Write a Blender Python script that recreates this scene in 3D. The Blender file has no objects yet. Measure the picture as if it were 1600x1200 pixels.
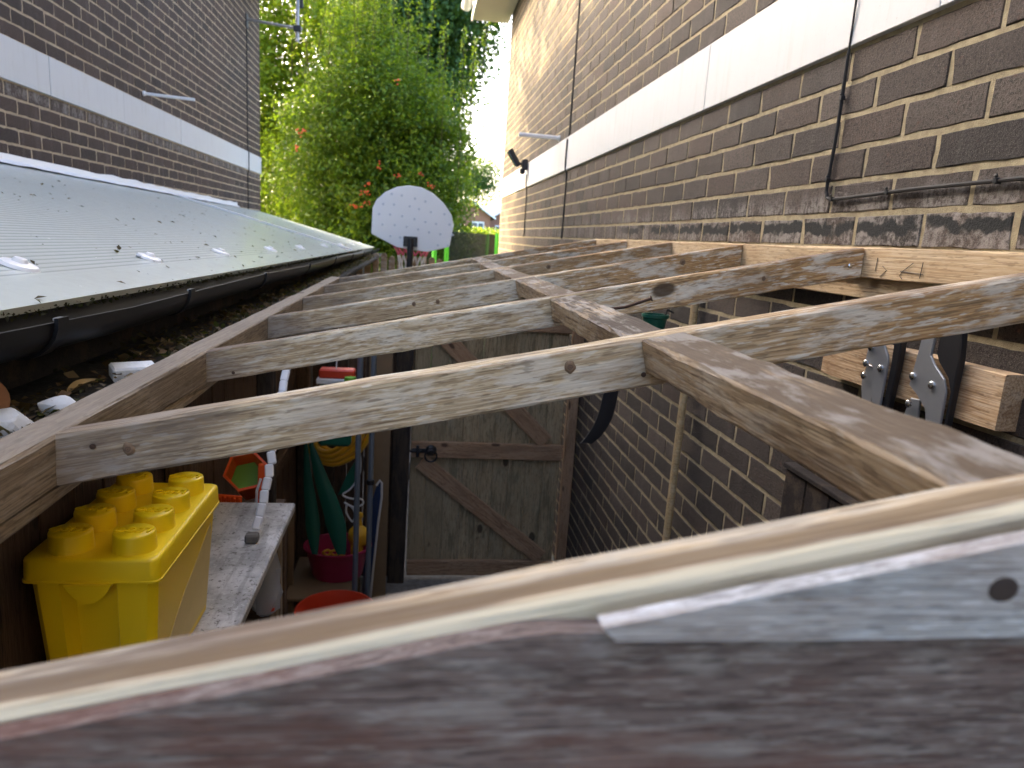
import bpy, bmesh, math, random
import numpy as np
from mathutils import Vector, Matrix, Euler
rnd = random.Random(7)
nrs = np.random.RandomState(11)
sc = bpy.context.scene
COL = sc.collection
PI = math.pi
H = 2.08            # eye height of the photographer above the ground; builders work relative to the eye

# ------------------------------------------------------------------ camera
F_PX, YAW, PITCH, ROLL = 1109.0, 0.1402, 0.2003, 0.0660
cf = Vector((math.sin(YAW)*math.cos(PITCH), math.cos(YAW)*math.cos(PITCH), -math.sin(PITCH)))
r0 = Vector((math.cos(YAW), -math.sin(YAW), 0)); u0 = r0.cross(cf)
cr = math.cos(ROLL)*r0 + math.sin(ROLL)*u0
cu = -math.sin(ROLL)*r0 + math.cos(ROLL)*u0
cam = bpy.data.cameras.new('camera')
cam.sensor_fit = 'HORIZONTAL'; cam.sensor_width = 36.0
cam.lens = 36.0*F_PX/1600.0
cam.clip_start = 0.02; cam.clip_end = 500
cam.dof.use_dof = True; cam.dof.focus_distance = 1.15; cam.dof.aperture_fstop = 7.5
co = bpy.data.objects.new('camera', cam); COL.objects.link(co)
m = Matrix((cr, cu, -cf)).transposed().to_4x4(); m.translation = (0, 0, H)
co.matrix_world = m
sc.camera = co

# ------------------------------------------------------------------ sky, sun, exposure
SUN_AZ, SUN_EL = math.radians(-45), math.radians(24)     # azimuth from +Y towards +X
sun_dir = Vector((math.sin(SUN_AZ)*math.cos(SUN_EL), math.cos(SUN_AZ)*math.cos(SUN_EL), math.sin(SUN_EL)))
wd = bpy.data.worlds.new('World'); sc.world = wd; wd.use_nodes = True
wn = wd.node_tree; bg = wn.nodes['Background']
sky = wn.nodes.new('ShaderNodeTexSky'); sky.sky_type = 'NISHITA'; sky.sun_disc = False
sky.sun_elevation = SUN_EL; sky.sun_rotation = SUN_AZ
sky.air_density = 0.7; sky.dust_density = 6.0; sky.ozone_density = 0.3
wn.links.new(sky.outputs[0], bg.inputs[0]); bg.inputs[1].default_value = 0.15
sl = bpy.data.lights.new('sun', 'SUN'); sl.energy = 3.1; sl.angle = math.radians(0.55); sl.color = (1.0, 0.75, 0.40)
so = bpy.data.objects.new('sun', sl); COL.objects.link(so)
so.rotation_euler = sun_dir.to_track_quat('Z', 'Y').to_euler(); so.location = (-10, 10, 12)
sc.view_settings.view_transform = 'Standard'; sc.view_settings.look = 'None'
sc.view_settings.gamma = 1.0; sc.view_settings.use_curve_mapping = False
sc.view_settings.exposure = 3.52
sc.cycles.use_denoising = True; sc.cycles.use_adaptive_sampling = False
sc.cycles.max_bounces = 7; sc.cycles.diffuse_bounces = 4; sc.cycles.glossy_bounces = 3; sc.cycles.transmission_bounces = 3; sc.cycles.transparent_max_bounces = 12

# ------------------------------------------------------------------ helpers
def tag(o, label=None, cat=None, group=None, kind=None):
    if label: o['label'] = label
    if cat: o['category'] = cat
    if group: o['group'] = group
    if kind: o['kind'] = kind
    return o
def thing(name, loc, label, cat, group=None):
    e = bpy.data.objects.new(name, None); COL.objects.link(e)
    e.location = (loc[0], loc[1], loc[2]+H); e.empty_display_size = .1
    return tag(e, label, cat, group)
def world_mat(o):
    return (world_mat(o.parent) @ o.matrix_parent_inverse if o.parent else Matrix.Identity(4)) @ o.matrix_basis
def put(name, me, parent=None, M=None):
    o = bpy.data.objects.new(name, me); COL.objects.link(o)
    W = Matrix.Translation((0, 0, H)) @ (M if M is not None else Matrix.Identity(4))
    if parent is not None:
        o.parent = parent; o.matrix_parent_inverse = world_mat(parent).inverted()
    o.matrix_basis = W
    return o
def mesh(name, vf, mat=None, smooth=False):
    me = bpy.data.meshes.new(name)
    me.from_pydata([tuple(v) for v in vf[0]], [], vf[1])
    bm = bmesh.new(); bm.from_mesh(me); bmesh.ops.recalc_face_normals(bm, faces=bm.faces); bm.to_mesh(me); bm.free()
    if mat: me.materials.append(mat)
    if smooth:
        me.polygons.foreach_set('use_smooth', [True]*len(me.polygons))
        try: me.set_sharp_from_angle(angle=math.radians(40))
        except Exception: pass
    me.update()
    return me
def part(name, vf, mat, parent=None, M=None, smooth=False):
    return put(name, mesh(name, vf, mat, smooth), parent, M)
def join(*vfs):
    V, Fc = [], []
    for v, f in vfs:
        n = len(V); V += [tuple(p) for p in v]; Fc += [tuple(i+n for i in q) for q in f]
    return V, Fc
def xf(vf, M): return [tuple(M @ Vector(p)) for p in vf[0]], vf[1]
def T(x, y, z): return Matrix.Translation((x, y, z))
def RX(a): return Matrix.Rotation(a, 4, 'X')
def RY(a): return Matrix.Rotation(a, 4, 'Y')
def RZ(a): return Matrix.Rotation(a, 4, 'Z')
def bm_out(bm):
    v = [tuple(p.co) for p in bm.verts]; bm.verts.index_update()
    f = [tuple(q.index for q in p.verts) for p in bm.faces]; bm.free(); return v, f
def cbox(x0, x1, y0, y1, z0, z1, c=0.003, seg=1):
    bm = bmesh.new(); bmesh.ops.create_cube(bm, size=1)
    for v in bm.verts:
        v.co = ((x0+x1)/2+v.co.x*(x1-x0), (y0+y1)/2+v.co.y*(y1-y0), (z0+z1)/2+v.co.z*(z1-z0))
    if c > 0: bmesh.ops.bevel(bm, geom=bm.edges[:], offset=c, segments=seg, affect='EDGES', profile=.5)
    return bm_out(bm)
def box(x0, x1, y0, y1, z0, z1):
    v = [(x, y, z) for x in (x0, x1) for y in (y0, y1) for z in (z0, z1)]
    return v, [(0,1,3,2),(4,6,7,5),(0,4,5,1),(2,3,7,6),(0,2,6,4),(1,5,7,3)]
def tube(pts, r, n=8, cap=True, closed=False):
    pts = [Vector(p) for p in pts]; N = len(pts); V = []; Fc = []
    up = Vector((0.13, 0.21, 0.97))
    rr = list(r[:N]) if isinstance(r, (list, tuple)) else [r]*N
    for i, p in enumerate(pts):
        if closed: d = pts[(i+1) % N]-pts[i-1]
        else: d = pts[min(i+1, N-1)]-pts[max(i-1, 0)]
        d.normalize()
        a = d.cross(up)
        if a.length < 1e-3: a = d.cross(Vector((1, 0, 0)))
        a.normalize(); b = d.cross(a)
        for k in range(n):
            t = 2*PI*k/n; V.append(tuple(p+(a*math.cos(t)+b*math.sin(t))*rr[i]))
    for i in range(N if closed else N-1):
        for k in range(n):
            j = (i+1) % N
            Fc.append((i*n+k, i*n+(k+1) % n, j*n+(k+1) % n, j*n+k))
    if cap and not closed:
        Fc.append(tuple(range(n))[::-1]); Fc.append(tuple((N-1)*n+k for k in range(n)))
    return V, Fc
def smooth_path(pts, per=6):
    P = [Vector(p) for p in pts]; out = []
    for i in range(len(P)-1):
        a, b, c, d = P[max(i-1, 0)], P[i], P[i+1], P[min(i+2, len(P)-1)]
        for k in range(per):
            t = k/per
            out.append(.5*((2*b)+(-a+c)*t+(2*a-5*b+4*c-d)*t*t+(-a+3*b-3*c+d)*t**3))
    out.append(P[-1]); return out
def lathe(prof, n=24, sx=1, sy=1):
    V = []; Fc = []; m_ = len(prof)
    for r, z in prof:
        for k in range(n):
            t = 2*PI*k/n; V.append((r*math.cos(t)*sx, r*math.sin(t)*sy, z))
    for i in range(m_-1):
        for k in range(n):
            Fc.append((i*n+k, i*n+(k+1) % n, (i+1)*n+(k+1) % n, (i+1)*n+k))
    if prof[0][0] > 1e-6: Fc.append(tuple(range(n))[::-1])
    if prof[-1][0] > 1e-6: Fc.append(tuple((m_-1)*n+k for k in range(n)))
    return V, Fc
def prism(poly, d0, d1, axis='Y', c=0.0):
    """closed 2-D outline extruded along an axis; outline in the two other axes"""
    bm = bmesh.new()
    def p3(a, b, d): return (a, d, b) if axis == 'Y' else ((d, a, b) if axis == 'X' else (a, b, d))
    vs = [bm.verts.new(p3(a, b, d0)) for a, b in poly]
    f = bm.faces.new(vs)
    r = bmesh.ops.extrude_face_region(bm, geom=[f])
    dv = Vector(p3(0, 0, d1-d0))
    bmesh.ops.translate(bm, vec=dv, verts=[g for g in r['geom'] if isinstance(g, bmesh.types.BMVert)])
    if c > 0:
        bmesh.ops.bevel(bm, geom=[e for e in bm.edges if e.calc_length() > 2.2*c], offset=c, segments=1, affect='EDGES')
    return bm_out(bm)
def beam_mesh(L, w, h, n=14, c=.004, jit=.0012, bow=.002, ends=(0, 0)):
    """sawn timber along local X, w = local Y, h = local Z, edges worn and uneven"""
    V = []; Fc = []
    pb, pa = rnd.uniform(0, 6), rnd.uniform(-1, 1)*bow
    pb2, pa2 = rnd.uniform(0, 6), rnd.uniform(-1, 1)*bow
    base = [(-1, -1), (1, -1), (1, 1), (-1, 1)]
    for i in range(n+1):
        t = i/n; x = (t-.5)*L
        oy = pa*math.sin(PI*t*1.3+pb); oz = pa2*math.sin(PI*t*1.2+pb2)
        for a, b in base:
            cc = c*rnd.uniform(.6, 1.7)
            c2 = c*rnd.uniform(.6, 1.7)
            y, z = a*w/2, b*h/2
            prs = [(y, z-b*cc), (y-a*c2, z)]
            if a*b < 0: prs = prs[::-1]
            for (yy, zz) in prs:
                xx = x
                if i == 0: xx += ends[0]*zz
                if i == n: xx += ends[1]*zz
                V.append((xx, yy+oy+rnd.gauss(0, jit*.5), zz+oz+rnd.gauss(0, jit*.5)))
    for i in range(n):
        for k in range(8):
            Fc.append((i*8+k, i*8+(k+1) % 8, (i+1)*8+(k+1) % 8, (i+1)*8+k))
    Fc.append(tuple(range(8))[::-1]); Fc.append(tuple(n*8+k for k in range(8)))
    return V, Fc
def frame_of(p0, p1, up):
    p0, p1 = Vector(p0), Vector(p1); x = (p1-p0).normalized(); z = Vector(up); z = (z-x*z.dot(x)).normalized(); y = z.cross(x)
    M = Matrix((x, y, z)).transposed().to_4x4(); M.translation = (p0+p1)/2
    return M, (p1-p0).length
def beam(name, p0, p1, w, h, mat, parent=None, up=(0, 0, 1), n=14, c=.004, jit=.0012, bow=.002, ends=(0, 0)):
    M, L = frame_of(p0, p1, up)
    return part(name, beam_mesh(L, w, h, n, c, jit, bow, ends), mat, parent, M)

# ------------------------------------------------------------------ material helpers
class NT:
    def __init__(s, name):
        s.m = bpy.data.materials.new(name); s.m.use_nodes = True; s.t = s.m.node_tree
        s.b = s.t.nodes['Principled BSDF']; s.out = s.t.nodes['Material Output']
    def link(s, a, sock):
        if isinstance(a, bpy.types.NodeSocket): s.t.links.new(a, sock)
        elif a is not None:
            try: sock.default_value = a
            except Exception: sock.default_value = (*a, 1) if len(a) == 3 else a
    def n(s, typ, ins=None, **pr):
        nd = s.t.nodes.new('ShaderNode'+typ)
        for k, v in pr.items(): setattr(nd, k, v)
        for k, v in (ins or {}).items(): s.link(v, nd.inputs[k])
        return nd
    def math(s, op, a, b=0.0, c=0.0, clamp=False):
        return s.n('Math', {0: a, 1: b, 2: c}, operation=op, use_clamp=clamp).outputs[0]
    def vm(s, op, a, b=(0, 0, 0)): return s.n('VectorMath', {0: a, 1: b}, operation=op).outputs[0]
    def mix(s, f, a, b, mode='MIX'):
        nd = s.n('Mix', data_type='RGBA', blend_type=mode); nd.clamp_factor = True
        s.link(f, nd.inputs[0]); s.link(a if isinstance(a, bpy.types.NodeSocket) else (*a[:3], 1), nd.inputs[6])
        s.link(b if isinstance(b, bpy.types.NodeSocket) else (*b[:3], 1), nd.inputs[7]); return nd.outputs[2]
    def noise(s, v, scale, detail=3, rough=.55, dist=0):
        return s.n('TexNoise', {'Vector': v, 'Scale': scale, 'Detail': detail, 'Roughness': rough, 'Distortion': dist}).outputs[0]
    def ss(s, x, a, b):      # smoothstep
        nd = s.n('MapRange', {0: x, 1: a, 2: b, 3: 0.0, 4: 1.0}, interpolation_type='SMOOTHSTEP'); return nd.outputs[0]
    def bump(s, h, strength=.5, dist=.01):
        nd = s.n('Bump', {'Strength': strength, 'Distance': dist, 'Height': h}); s.link(nd.outputs[0], s.b.inputs['Normal'])
    def obj(s): return s.n('TexCoord').outputs['Object']
    def pos(s): return s.n('NewGeometry').outputs['Position']
    def rand(s): return s.n('ObjectInfo').outputs['Random']
    def sep(s, v): 
        nd = s.n('SeparateXYZ', {0: v}); return nd.outputs[0], nd.outputs[1], nd.outputs[2]
    def comb(s, x, y, z): return s.n('CombineXYZ', {0: x, 1: y, 2: z}).outputs[0]
    def set(s, **k):
        for a, v in k.items(): s.link(v, s.b.inputs[a.replace('_', ' ')])
        return s.m

def plain(name, col, rough=.5, var=.12, scale=30, bump=.0, metallic=0, spec=.5, dirt=0.0, dirtcol=(.03, .025, .02)):
    N = NT(name); p = N.obj()
    n1 = N.noise(p, scale, 4); n2 = N.noise(p, scale*.18, 3)
    c = N.mix(N.math('MULTIPLY', n1, var*2), col, tuple(x*.55 for x in col))
    if dirt: c = N.mix(N.math('MULTIPLY', N.ss(n2, .45, .75), dirt), c, dirtcol)
    if bump: N.bump(n1, bump, .004)
    rr = N.math('ADD', rough-.06, N.math('MULTIPLY', n2, .14))
    return N.set(Base_Color=c, Roughness=rr, Metallic=metallic, Specular_IOR_Level=spec)

def wood(name, light, mid, dark, stain=(.10, .07, .045), stain_amt=.5, pale=(.55, .55, .52), pale_amt=.35, ring=.0055,
         grain=.7, knots=1.0, warm=None, warm_rng=None, top=None, rough=.8, seed=0.0, bumps=.55, endstain=None, lanes=None, xs=1.0, vary=.22, topgrey=None, zs=1.0):
    N = NT(name); o = N.obj(); rd = N.rand()
    off = N.comb(N.math('ADD', N.math('MULTIPLY', rd, 61.0), seed), N.math('MULTIPLY', rd, 7.3), N.math('MULTIPLY', rd, 3.9))
    x, y, z = N.sep(o); v = N.vm('ADD', o, off); vx, vy, vz = N.sep(v)
    if xs != 1.0 or zs != 1.0: vx, vy, vz = N.math('MULTIPLY', vx, xs*zs), N.math('MULTIPLY', vy, zs), N.math('MULTIPLY', vz, zs)
    # slow wander of the pith
    w1 = N.noise(N.comb(N.math('MULTIPLY', vx, 2.2), N.math('MULTIPLY', vy, 7), N.math('MULTIPLY', vz, 7)), 1.0, 1)
    w2 = N.noise(N.comb(N.math('MULTIPLY', vx, 7), N.math('MULTIPLY', vy, 30), N.math('MULTIPLY', vz, 30)), 1.0, 2)
    # knots
    kv = N.comb(N.math('MULTIPLY', vx, 3.6), N.math('MULTIPLY', vy, 6.5), N.math('MULTIPLY', vz, 6.5))
    kd = N.n('TexVoronoi', {'Vector': kv, 'Scale': 1.0, 'Randomness': 1.0}).outputs['Distance']
    kd = N.math('ADD', kd, N.math('MULTIPLY', N.math('SUBTRACT', w2, .5), .10))
    kf = N.math('POWER', 2.718, N.math('MULTIPLY', N.math('MULTIPLY', kd, kd), -26.0))
    py = N.math('ADD', y, N.math('SUBTRACT', N.math('MULTIPLY', rd, .16), .05))
    pz = N.math('ADD', z, N.math('SUBTRACT', N.math('MULTIPLY', N.math('FRACT', N.math('MULTIPLY', rd, 7.7)), .12), .11))
    r = N.math('SQRT', N.math('ADD', N.math('MULTIPLY', py, py), N.math('MULTIPLY', pz, pz)))
    r = N.math('ADD', r, N.math('MULTIPLY', w1, .034)); r = N.math('ADD', r, N.math('MULTIPLY', w2, .005))
    r = N.math('ADD', r, N.math('MULTIPLY', kf, .022*knots))
    sw = N.math('FRACT', N.math('DIVIDE', r, ring))
    fib = N.noise(N.comb(N.math('MULTIPLY', vx, 3.5), N.math('MULTIPLY', vy, 420), N.math('MULTIPLY', vz, 420)), 1.0, 2, .65)
    fib2 = N.noise(N.comb(N.math('MULTIPLY', vx, 8), N.math('MULTIPLY', vy, 150), N.math('MULTIPLY', vz, 150)), 1.0, 3, .7)
    b1 = N.noise(N.comb(N.math('MULTIPLY', vx, 4), N.math('MULTIPLY', vy, 14), N.math('MULTIPLY', vz, 14)), 1.0, 5, .6)
    b2 = N.noise(N.comb(N.math('MULTIPLY', vx, 9.0), N.math('MULTIPLY', vy, 34), N.math('MULTIPLY', N.math('ADD', vz, 4.2), 34)), 1.0, 5, .65)
    rg = N.math('MULTIPLY', N.math('MULTIPLY', N.ss(sw, .35, .9), N.ss(N.math('SUBTRACT', 1.0, sw), 0.0, .10)), N.ss(N.math('ADD', b1, N.math('MULTIPLY', fib, .4)), .34, .66))     # slow rise, quick fall: early and late wood
    if warm:
        lt = N.mix(N.ss(x, warm_rng[0], warm_rng[1]), light, warm[0]); md = N.mix(N.ss(x, warm_rng[0], warm_rng[1]), mid, warm[1])
    else: lt, md = light, mid
    c = N.mix(N.math('MULTIPLY', rg, grain*1.25), lt, md)
    c = N.mix(N.math('MULTIPLY', N.ss(fib, .44, .62), .85), c, md)
    c = N.mix(N.math('MULTIPLY', N.ss(fib2, .55, .66), .6), c, dark)
    fk = N.noise(N.comb(N.math('MULTIPLY', vx, 30), N.math('MULTIPLY', vy, 190), N.math('MULTIPLY', vz, 190)), 1.0, 2, .6)
    c = N.mix(N.math('MULTIPLY', N.ss(b2, .48, .62), pale_amt), c, pale)
    c = N.mix(N.math('MULTIPLY', N.ss(fk, .56, .66), pale_amt), c, pale)
    c = N.mix(N.math('MULTIPLY', N.ss(fk, .44, .35), .5), c, dark)
    c = N.mix(N.math('MULTIPLY', N.ss(N.math('ADD', b1, N.math('MULTIPLY', N.math('SUBTRACT', fib2, .5), .35)), .49, .63), stain_amt), c, stain)
    if top:       # upward faces: years of standing water and soot
        nz = N.sep(N.n('TexCoord').outputs['Normal'])[2]
        tm = N.math('MULTIPLY', N.ss(nz, .6, .95), N.ss(N.math('ADD', b1, N.math('MULTIPLY', fib2, .4)), top[1], top[1]+.18))
        c = N.mix(N.math('MULTIPLY', tm, top[2]), c, top[0])
    c = N.mix(N.math('MULTIPLY', N.math('FRACT', N.math('MULTIPLY', rd, 13.3)), vary), c, mid)
    if topgrey:
        c = N.mix(N.math('MULTIPLY', N.math('MULTIPLY', N.ss(nz, .6, .95), N.ss(b2, .47, .60)), .7), c, topgrey)
    if endstain:
        c = N.mix(N.math('MULTIPLY', N.ss(N.math('ADD', x, N.math('MULTIPLY', N.math('SUBTRACT', b1, .5), .9)), endstain[0]+.06, endstain[0]-.16), .7), c, endstain[1])
    if lanes:
        ln = N.math('ADD', N.math('DIVIDE', y, .042), N.math('ADD', N.math('MULTIPLY', N.math('SUBTRACT', N.noise(N.comb(N.math('MULTIPLY', vx, 3.0), 0.0, 0.0), 1.0, 3), .5), .95), N.math('MULTIPLY', N.math('SUBTRACT', fib2, .5), .25)))
        c = N.mix(N.math('MULTIPLY', N.math('MULTIPLY', N.ss(ln, -.30, -.18), N.ss(ln, .18, .02)), lanes[1]), c, lanes[0])
        c = N.mix(N.math('MULTIPLY', N.ss(ln, -.24, -.36), .8), c, lanes[2])
        c = N.mix(N.math('MULTIPLY', N.ss(b2, .50, .64), .45), c, (.16, .115, .082))
    c = N.mix(N.math('MULTIPLY', N.ss(kf, .60, .76), .9*min(knots, 1)), c, tuple(k*.75 for k in dark))
    crk = N.math('MULTIPLY', N.ss(fib2, .66, .74), .6)
    hgt = N.math('SUBTRACT', N.math('MULTIPLY', fib, .7), crk)
    N.bump(hgt, bumps, .0030)
    return N.set(Base_Color=c, Roughness=N.math('ADD', rough-.1, N.math('MULTIPLY', b2, .2)), Specular_IOR_Level=.3)

def ground_mat(name, a, b, scale, bump=.4, c2=None):
    N = NT(name); p = N.pos(); n1 = N.noise(p, scale, 6, .65); n2 = N.noise(p, scale*.15, 4)
    c = N.mix(N.ss(n1, .35, .7), a, b)
    c = N.mix(N.math('MULTIPLY', N.ss(n2, .45, .7), .6), c, c2 or tuple(x*.5 for x in a)); N.bump(n1, bump, .01)
    return N.set(Base_Color=c, Roughness=.9, Specular_IOR_Level=.2)

def brick_mat(name, cols, tar=False, streak_z=None, eff=.25):
    N = NT(name); p = N.pos()
    isl = N.n('NewGeometry').outputs['Random Per Island']
    rd = N.math('FRACT', N.math('ADD', N.math('MULTIPLY', N.rand(), 3.7), N.math('MULTIPLY', isl, 5.3)))
    ramp = N.n('ValToRGB', {0: rd}); e = ramp.color_ramp.elements; ramp.color_ramp.interpolation = 'LINEAR'
    e[0].position = 0; e[0].color = (*cols[0], 1); e[1].position = 1; e[1].color = (*cols[-1], 1)
    for i, cc in enumerate(cols[1:-1]):
        q = e.new((i+1)/(len(cols)-1)); q.color = (*cc, 1)
    c = ramp.outputs[0]
    g = N.noise(p, 520, 3, .7); g2 = N.noise(p, 150, 4, .7); g3 = N.noise(p, 38, 4, .6)
    c = N.mix(N.math('MULTIPLY', N.ss(g2, .47, .66), .75), c, (.012, .010, .009))
    c = N.mix(N.math('MULTIPLY', N.ss(g, .57, .70), .7), c, (.26, .22, .19))
    c = N.mix(N.math('MULTIPLY', N.ss(g3, .62, .74), .22), c, (.20, .075, .045))
    xx, yy, zz = N.sep(p)
    # wind-washed lime runs, wandering down the face
    run = N.noise(N.comb(xx, N.math('MULTIPLY', yy, 15), N.math('MULTIPLY', zz, 2.6)), 1.0, 5, .65)
    zn = N.math('ADD', zz, N.math('MULTIPLY', N.math('SUBTRACT', N.noise(p, 9, 3), .5), .10))
    effm = N.math('MULTIPLY', N.ss(run, .50, .70), eff)
    if streak_z:
        z0_, z1_ = streak_z
        m_ = N.math('MULTIPLY', N.ss(zn, z0_, z0_+.03), N.math('SUBTRACT', 1.0, N.ss(zn, z1_-.05, z1_)))
        effm = N.math('ADD', effm, N.math('MULTIPLY', N.math('MULTIPLY', m_, .9 if not tar else N.math('SUBTRACT', 1.0, N.math('MULTIPLY', N.ss(yy, 2.0, 5.0), .8))), N.ss(N.math('ADD', N.math('MULTIPLY', run, .45), N.math('MULTIPLY', N.noise(p, 85, 4, .75), .55)), .43, .60)), clamp=True)
    c = N.mix(N.math('MULTIPLY', effm, .58), c, (.38, .35, .32))
    if tar:
        zt = N.math('ADD', zz, N.math('ADD', N.math('MULTIPLY', N.math('SUBTRACT', N.noise(p, 26, 4, .6), .5), .055), N.math('MULTIPLY', N.math('SUBTRACT', N.noise(p, 5, 2), .5), .03)))
        d = N.math('ABSOLUTE', N.math('SUBTRACT', zt, H+.077))
        tm = N.math('MULTIPLY', N.math('SUBTRACT', 1.0, N.ss(d, .010, .017)), N.math('SUBTRACT', 1.0, N.ss(yy, 3.2, 3.7)))
        c = N.mix(N.math('MULTIPLY', tm, N.ss(N.noise(p, 11, 2), .34, .46)), c, (.012, .014, .014))
    N.bump(N.math('ADD', N.math('MULTIPLY', g2, 1.0), N.math('MULTIPLY', g, .6)), .9, .0035)
    return N.set(Base_Color=c, Roughness=.85, Specular_IOR_Level=.35)

def mortar_mat(name, a, b):
    N = NT(name); p = N.pos(); g = N.noise(p, 420, 3, .7); g2 = N.noise(p, 45, 5, .65)
    c = N.mix(N.ss(g2, .35, .65), a, b); c = N.mix(N.math('MULTIPLY', N.ss(g, .58, .72), .5), c, tuple(x*.45 for x in a))
    N.bump(N.math('ADD', g2, N.math('MULTIPLY', g, .6)), .8, .006)
    return N.set(Base_Color=c, Roughness=.95, Specular_IOR_Level=.15)

def leaf_mat(name, ramp_cols, trans=.55, rough=.38):
    N = NT(name); isl = N.n('NewGeometry').outputs['Random Per Island']
    rp = N.n('ValToRGB', {0: isl}); e = rp.color_ramp.elements
    e[0].color = (*ramp_cols[0], 1); e[1].color = (*ramp_cols[-1], 1)
    for i, cc in enumerate(ramp_cols[1:-1]):
        q = e.new((i+1)/(len(ramp_cols)-1)); q.color = (*cc, 1)
    c = rp.outputs[0]
    N.set(Base_Color=c, Roughness=rough+.12, Specular_IOR_Level=.28)
    tr = N.n('BsdfTranslucent', {'Color': N.mix(.45, c, (.30, .42, .015))})
    mx = N.n('MixShader', {0: trans*.6}); N.link(N.b.outputs[0], mx.inputs[1]); N.link(tr.outputs[0], mx.inputs[2])
    N.link(mx.outputs[0], N.out.inputs[0]); return N.m

# ------------------------------------------------------------------ materials
M_RAFT = wood('weathered_rafter_wood', (.65, .545, .365), (.37, .275, .16), (.085, .055, .03), stain=(.24, .15, .075), stain_amt=.42, pale=(.74, .705, .60), pale_amt=.72, grain=.75, ring=.0046,
              warm=((.55, .345, .155), (.29, .15, .055)), warm_rng=(-.12, .45), top=((.10, .075, .065), .60, .75), endstain=(-.50, (.13, .095, .075)))
M_PLATE = wood('grey_plate_wood', (.37, .30, .215), (.22, .17, .118), (.08, .06, .042), stain=(.11, .08, .055), pale=(.42, .39, .34), top=((.20, .175, .148), .42, .6))
M_LEDG = wood('tan_ledger_wood', (.62, .48, .30), (.46, .32, .175), (.18, .11, .06), stain=(.36, .22, .10), stain_amt=.35, pale=(.66, .55, .39), pale_amt=.3, grain=.6, ring=.007)
M_NOG = wood('stained_noggin_wood', (.50, .39, .255), (.30, .215, .13), (.08, .055, .04), stain=(.13, .085, .05), stain_amt=.7, pale=(.55, .52, .46), pale_amt=.4, top=((.045, .034, .027), .47, .9), topgrey=(.31, .29, .262))
M_NEAR = wood('pale_end_rafter_wood', (.66, .56, .40), (.44, .33, .20), (.14, .09, .055), stain=(.22, .15, .10), stain_amt=.75, pale=(.72, .73, .66), pale_amt=.4, ring=.009, top=((.13, .095, .075), .60, .65), lanes=((.17, .118, .066), .85, (.56, .545, .42)), xs=.55, zs=1.5)
M_CLAD = wood('dark_cladding_wood', (.21, .168, .155), (.115, .084, .076), (.032, .024, .022), stain=(.150, .066, .048), stain_amt=.55, pale=(.36, .335, .315), pale_amt=.45, grain=.65, knots=.2, ring=.006, xs=.75, zs=2.0)
M_WEDGE = wood('silvered_cladding_wood', (.49, .50, .51), (.30, .30, .305), (.10, .09, .085), stain=(.38, .31, .27), stain_amt=.4, pale=(.74, .78, .82), pale_amt=.65, grain=.6, knots=1.0, ring=.006, xs=.75, zs=1.9)
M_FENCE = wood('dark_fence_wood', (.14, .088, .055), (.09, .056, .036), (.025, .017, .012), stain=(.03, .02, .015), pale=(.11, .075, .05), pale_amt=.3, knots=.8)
M_GATE = wood('gate_board_wood', (.44, .345, .21), (.27, .21, .125), (.07, .052, .033), stain=(.14, .125, .075), stain_amt=.6, pale=(.42, .38, .26), pale_amt=.35, ring=.008, vary=.5)
M_BRACE = wood('gate_brace_wood', (.44, .285, .17), (.31, .19, .11), (.09, .052, .033), stain=(.20, .115, .065), pale=(.38, .29, .2), pale_amt=.3)
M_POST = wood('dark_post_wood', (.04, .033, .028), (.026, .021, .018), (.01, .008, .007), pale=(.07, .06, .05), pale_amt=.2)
M_BLOCK = wood('tool_rail_wood', (.56, .41, .25), (.36, .23, .12), (.12, .07, .04), stain=(.22, .115, .05), stain_amt=.6, pale=(.6, .5, .38), pale_amt=.3)
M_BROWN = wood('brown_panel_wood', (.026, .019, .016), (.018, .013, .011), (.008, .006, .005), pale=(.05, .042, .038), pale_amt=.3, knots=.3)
M_PALE = wood('pale_garden_fence_wood', (.34, .25, .15), (.24, .165, .095), (.10, .07, .04))
M_HANDLE = wood('broom_handle_wood', (.58, .43, .22), (.48, .34, .165), (.25, .16, .07), knots=.1, stain_amt=.2, pale_amt=.15)
M_PLY = plain('plywood_brown', (.24, .165, .09), .7, .25, 14)
def bench_mat():
    N = NT('bench_grey_board'); p = N.obj(); x, y, z = N.sep(p)
    g = N.noise(p, 90, 4, .7); g2 = N.noise(p, 9, 5, .65); g3 = N.noise(N.comb(N.math('MULTIPLY', x, 60), N.math('MULTIPLY', y, 5), z), 1.0, 4, .6)
    c = N.mix(N.ss(g2, .38, .62), (.60, .595, .58), (.36, .355, .34)); c = N.mix(N.math('MULTIPLY', N.ss(g3, .5, .62), .5), c, (.25, .24, .225))
    c = N.mix(N.math('MULTIPLY', N.ss(g, .57, .66), .8), c, (.10, .09, .075)); c = N.mix(N.math('MULTIPLY', N.ss(g, .42, .34), .5), c, (.68, .68, .66))
    N.bump(g, .5, .004); return N.set(Base_Color=c, Roughness=.9, Specular_IOR_Level=.2)
M_BENCH = bench_mat()
M_BRICK_R = brick_mat('dark_brown_brick', [(.040, .032, .026), (.076, .057, .045), (.032, .027, .024), (.100, .079, .064), (.054, .044, .037), (.080, .056, .043), (.043, .036, .031)], tar=True, streak_z=(H+.01, H+.17), eff=.10)
M_BRICK_L = brick_mat('purple_brown_brick', [(.054, .035, .026), (.076, .049, .036), (.042, .029, .022), (.084, .056, .042), (.052, .036, .029)], streak_z=(H+.53, H+.66), eff=.12)
M_MORT = mortar_mat('sandy_mortar', (.42, .355, .225), (.31, .26, .165))
M_MORT_L = mortar_mat('buff_mortar', (.50, .41, .285), (.40, .325, .225))
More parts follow.
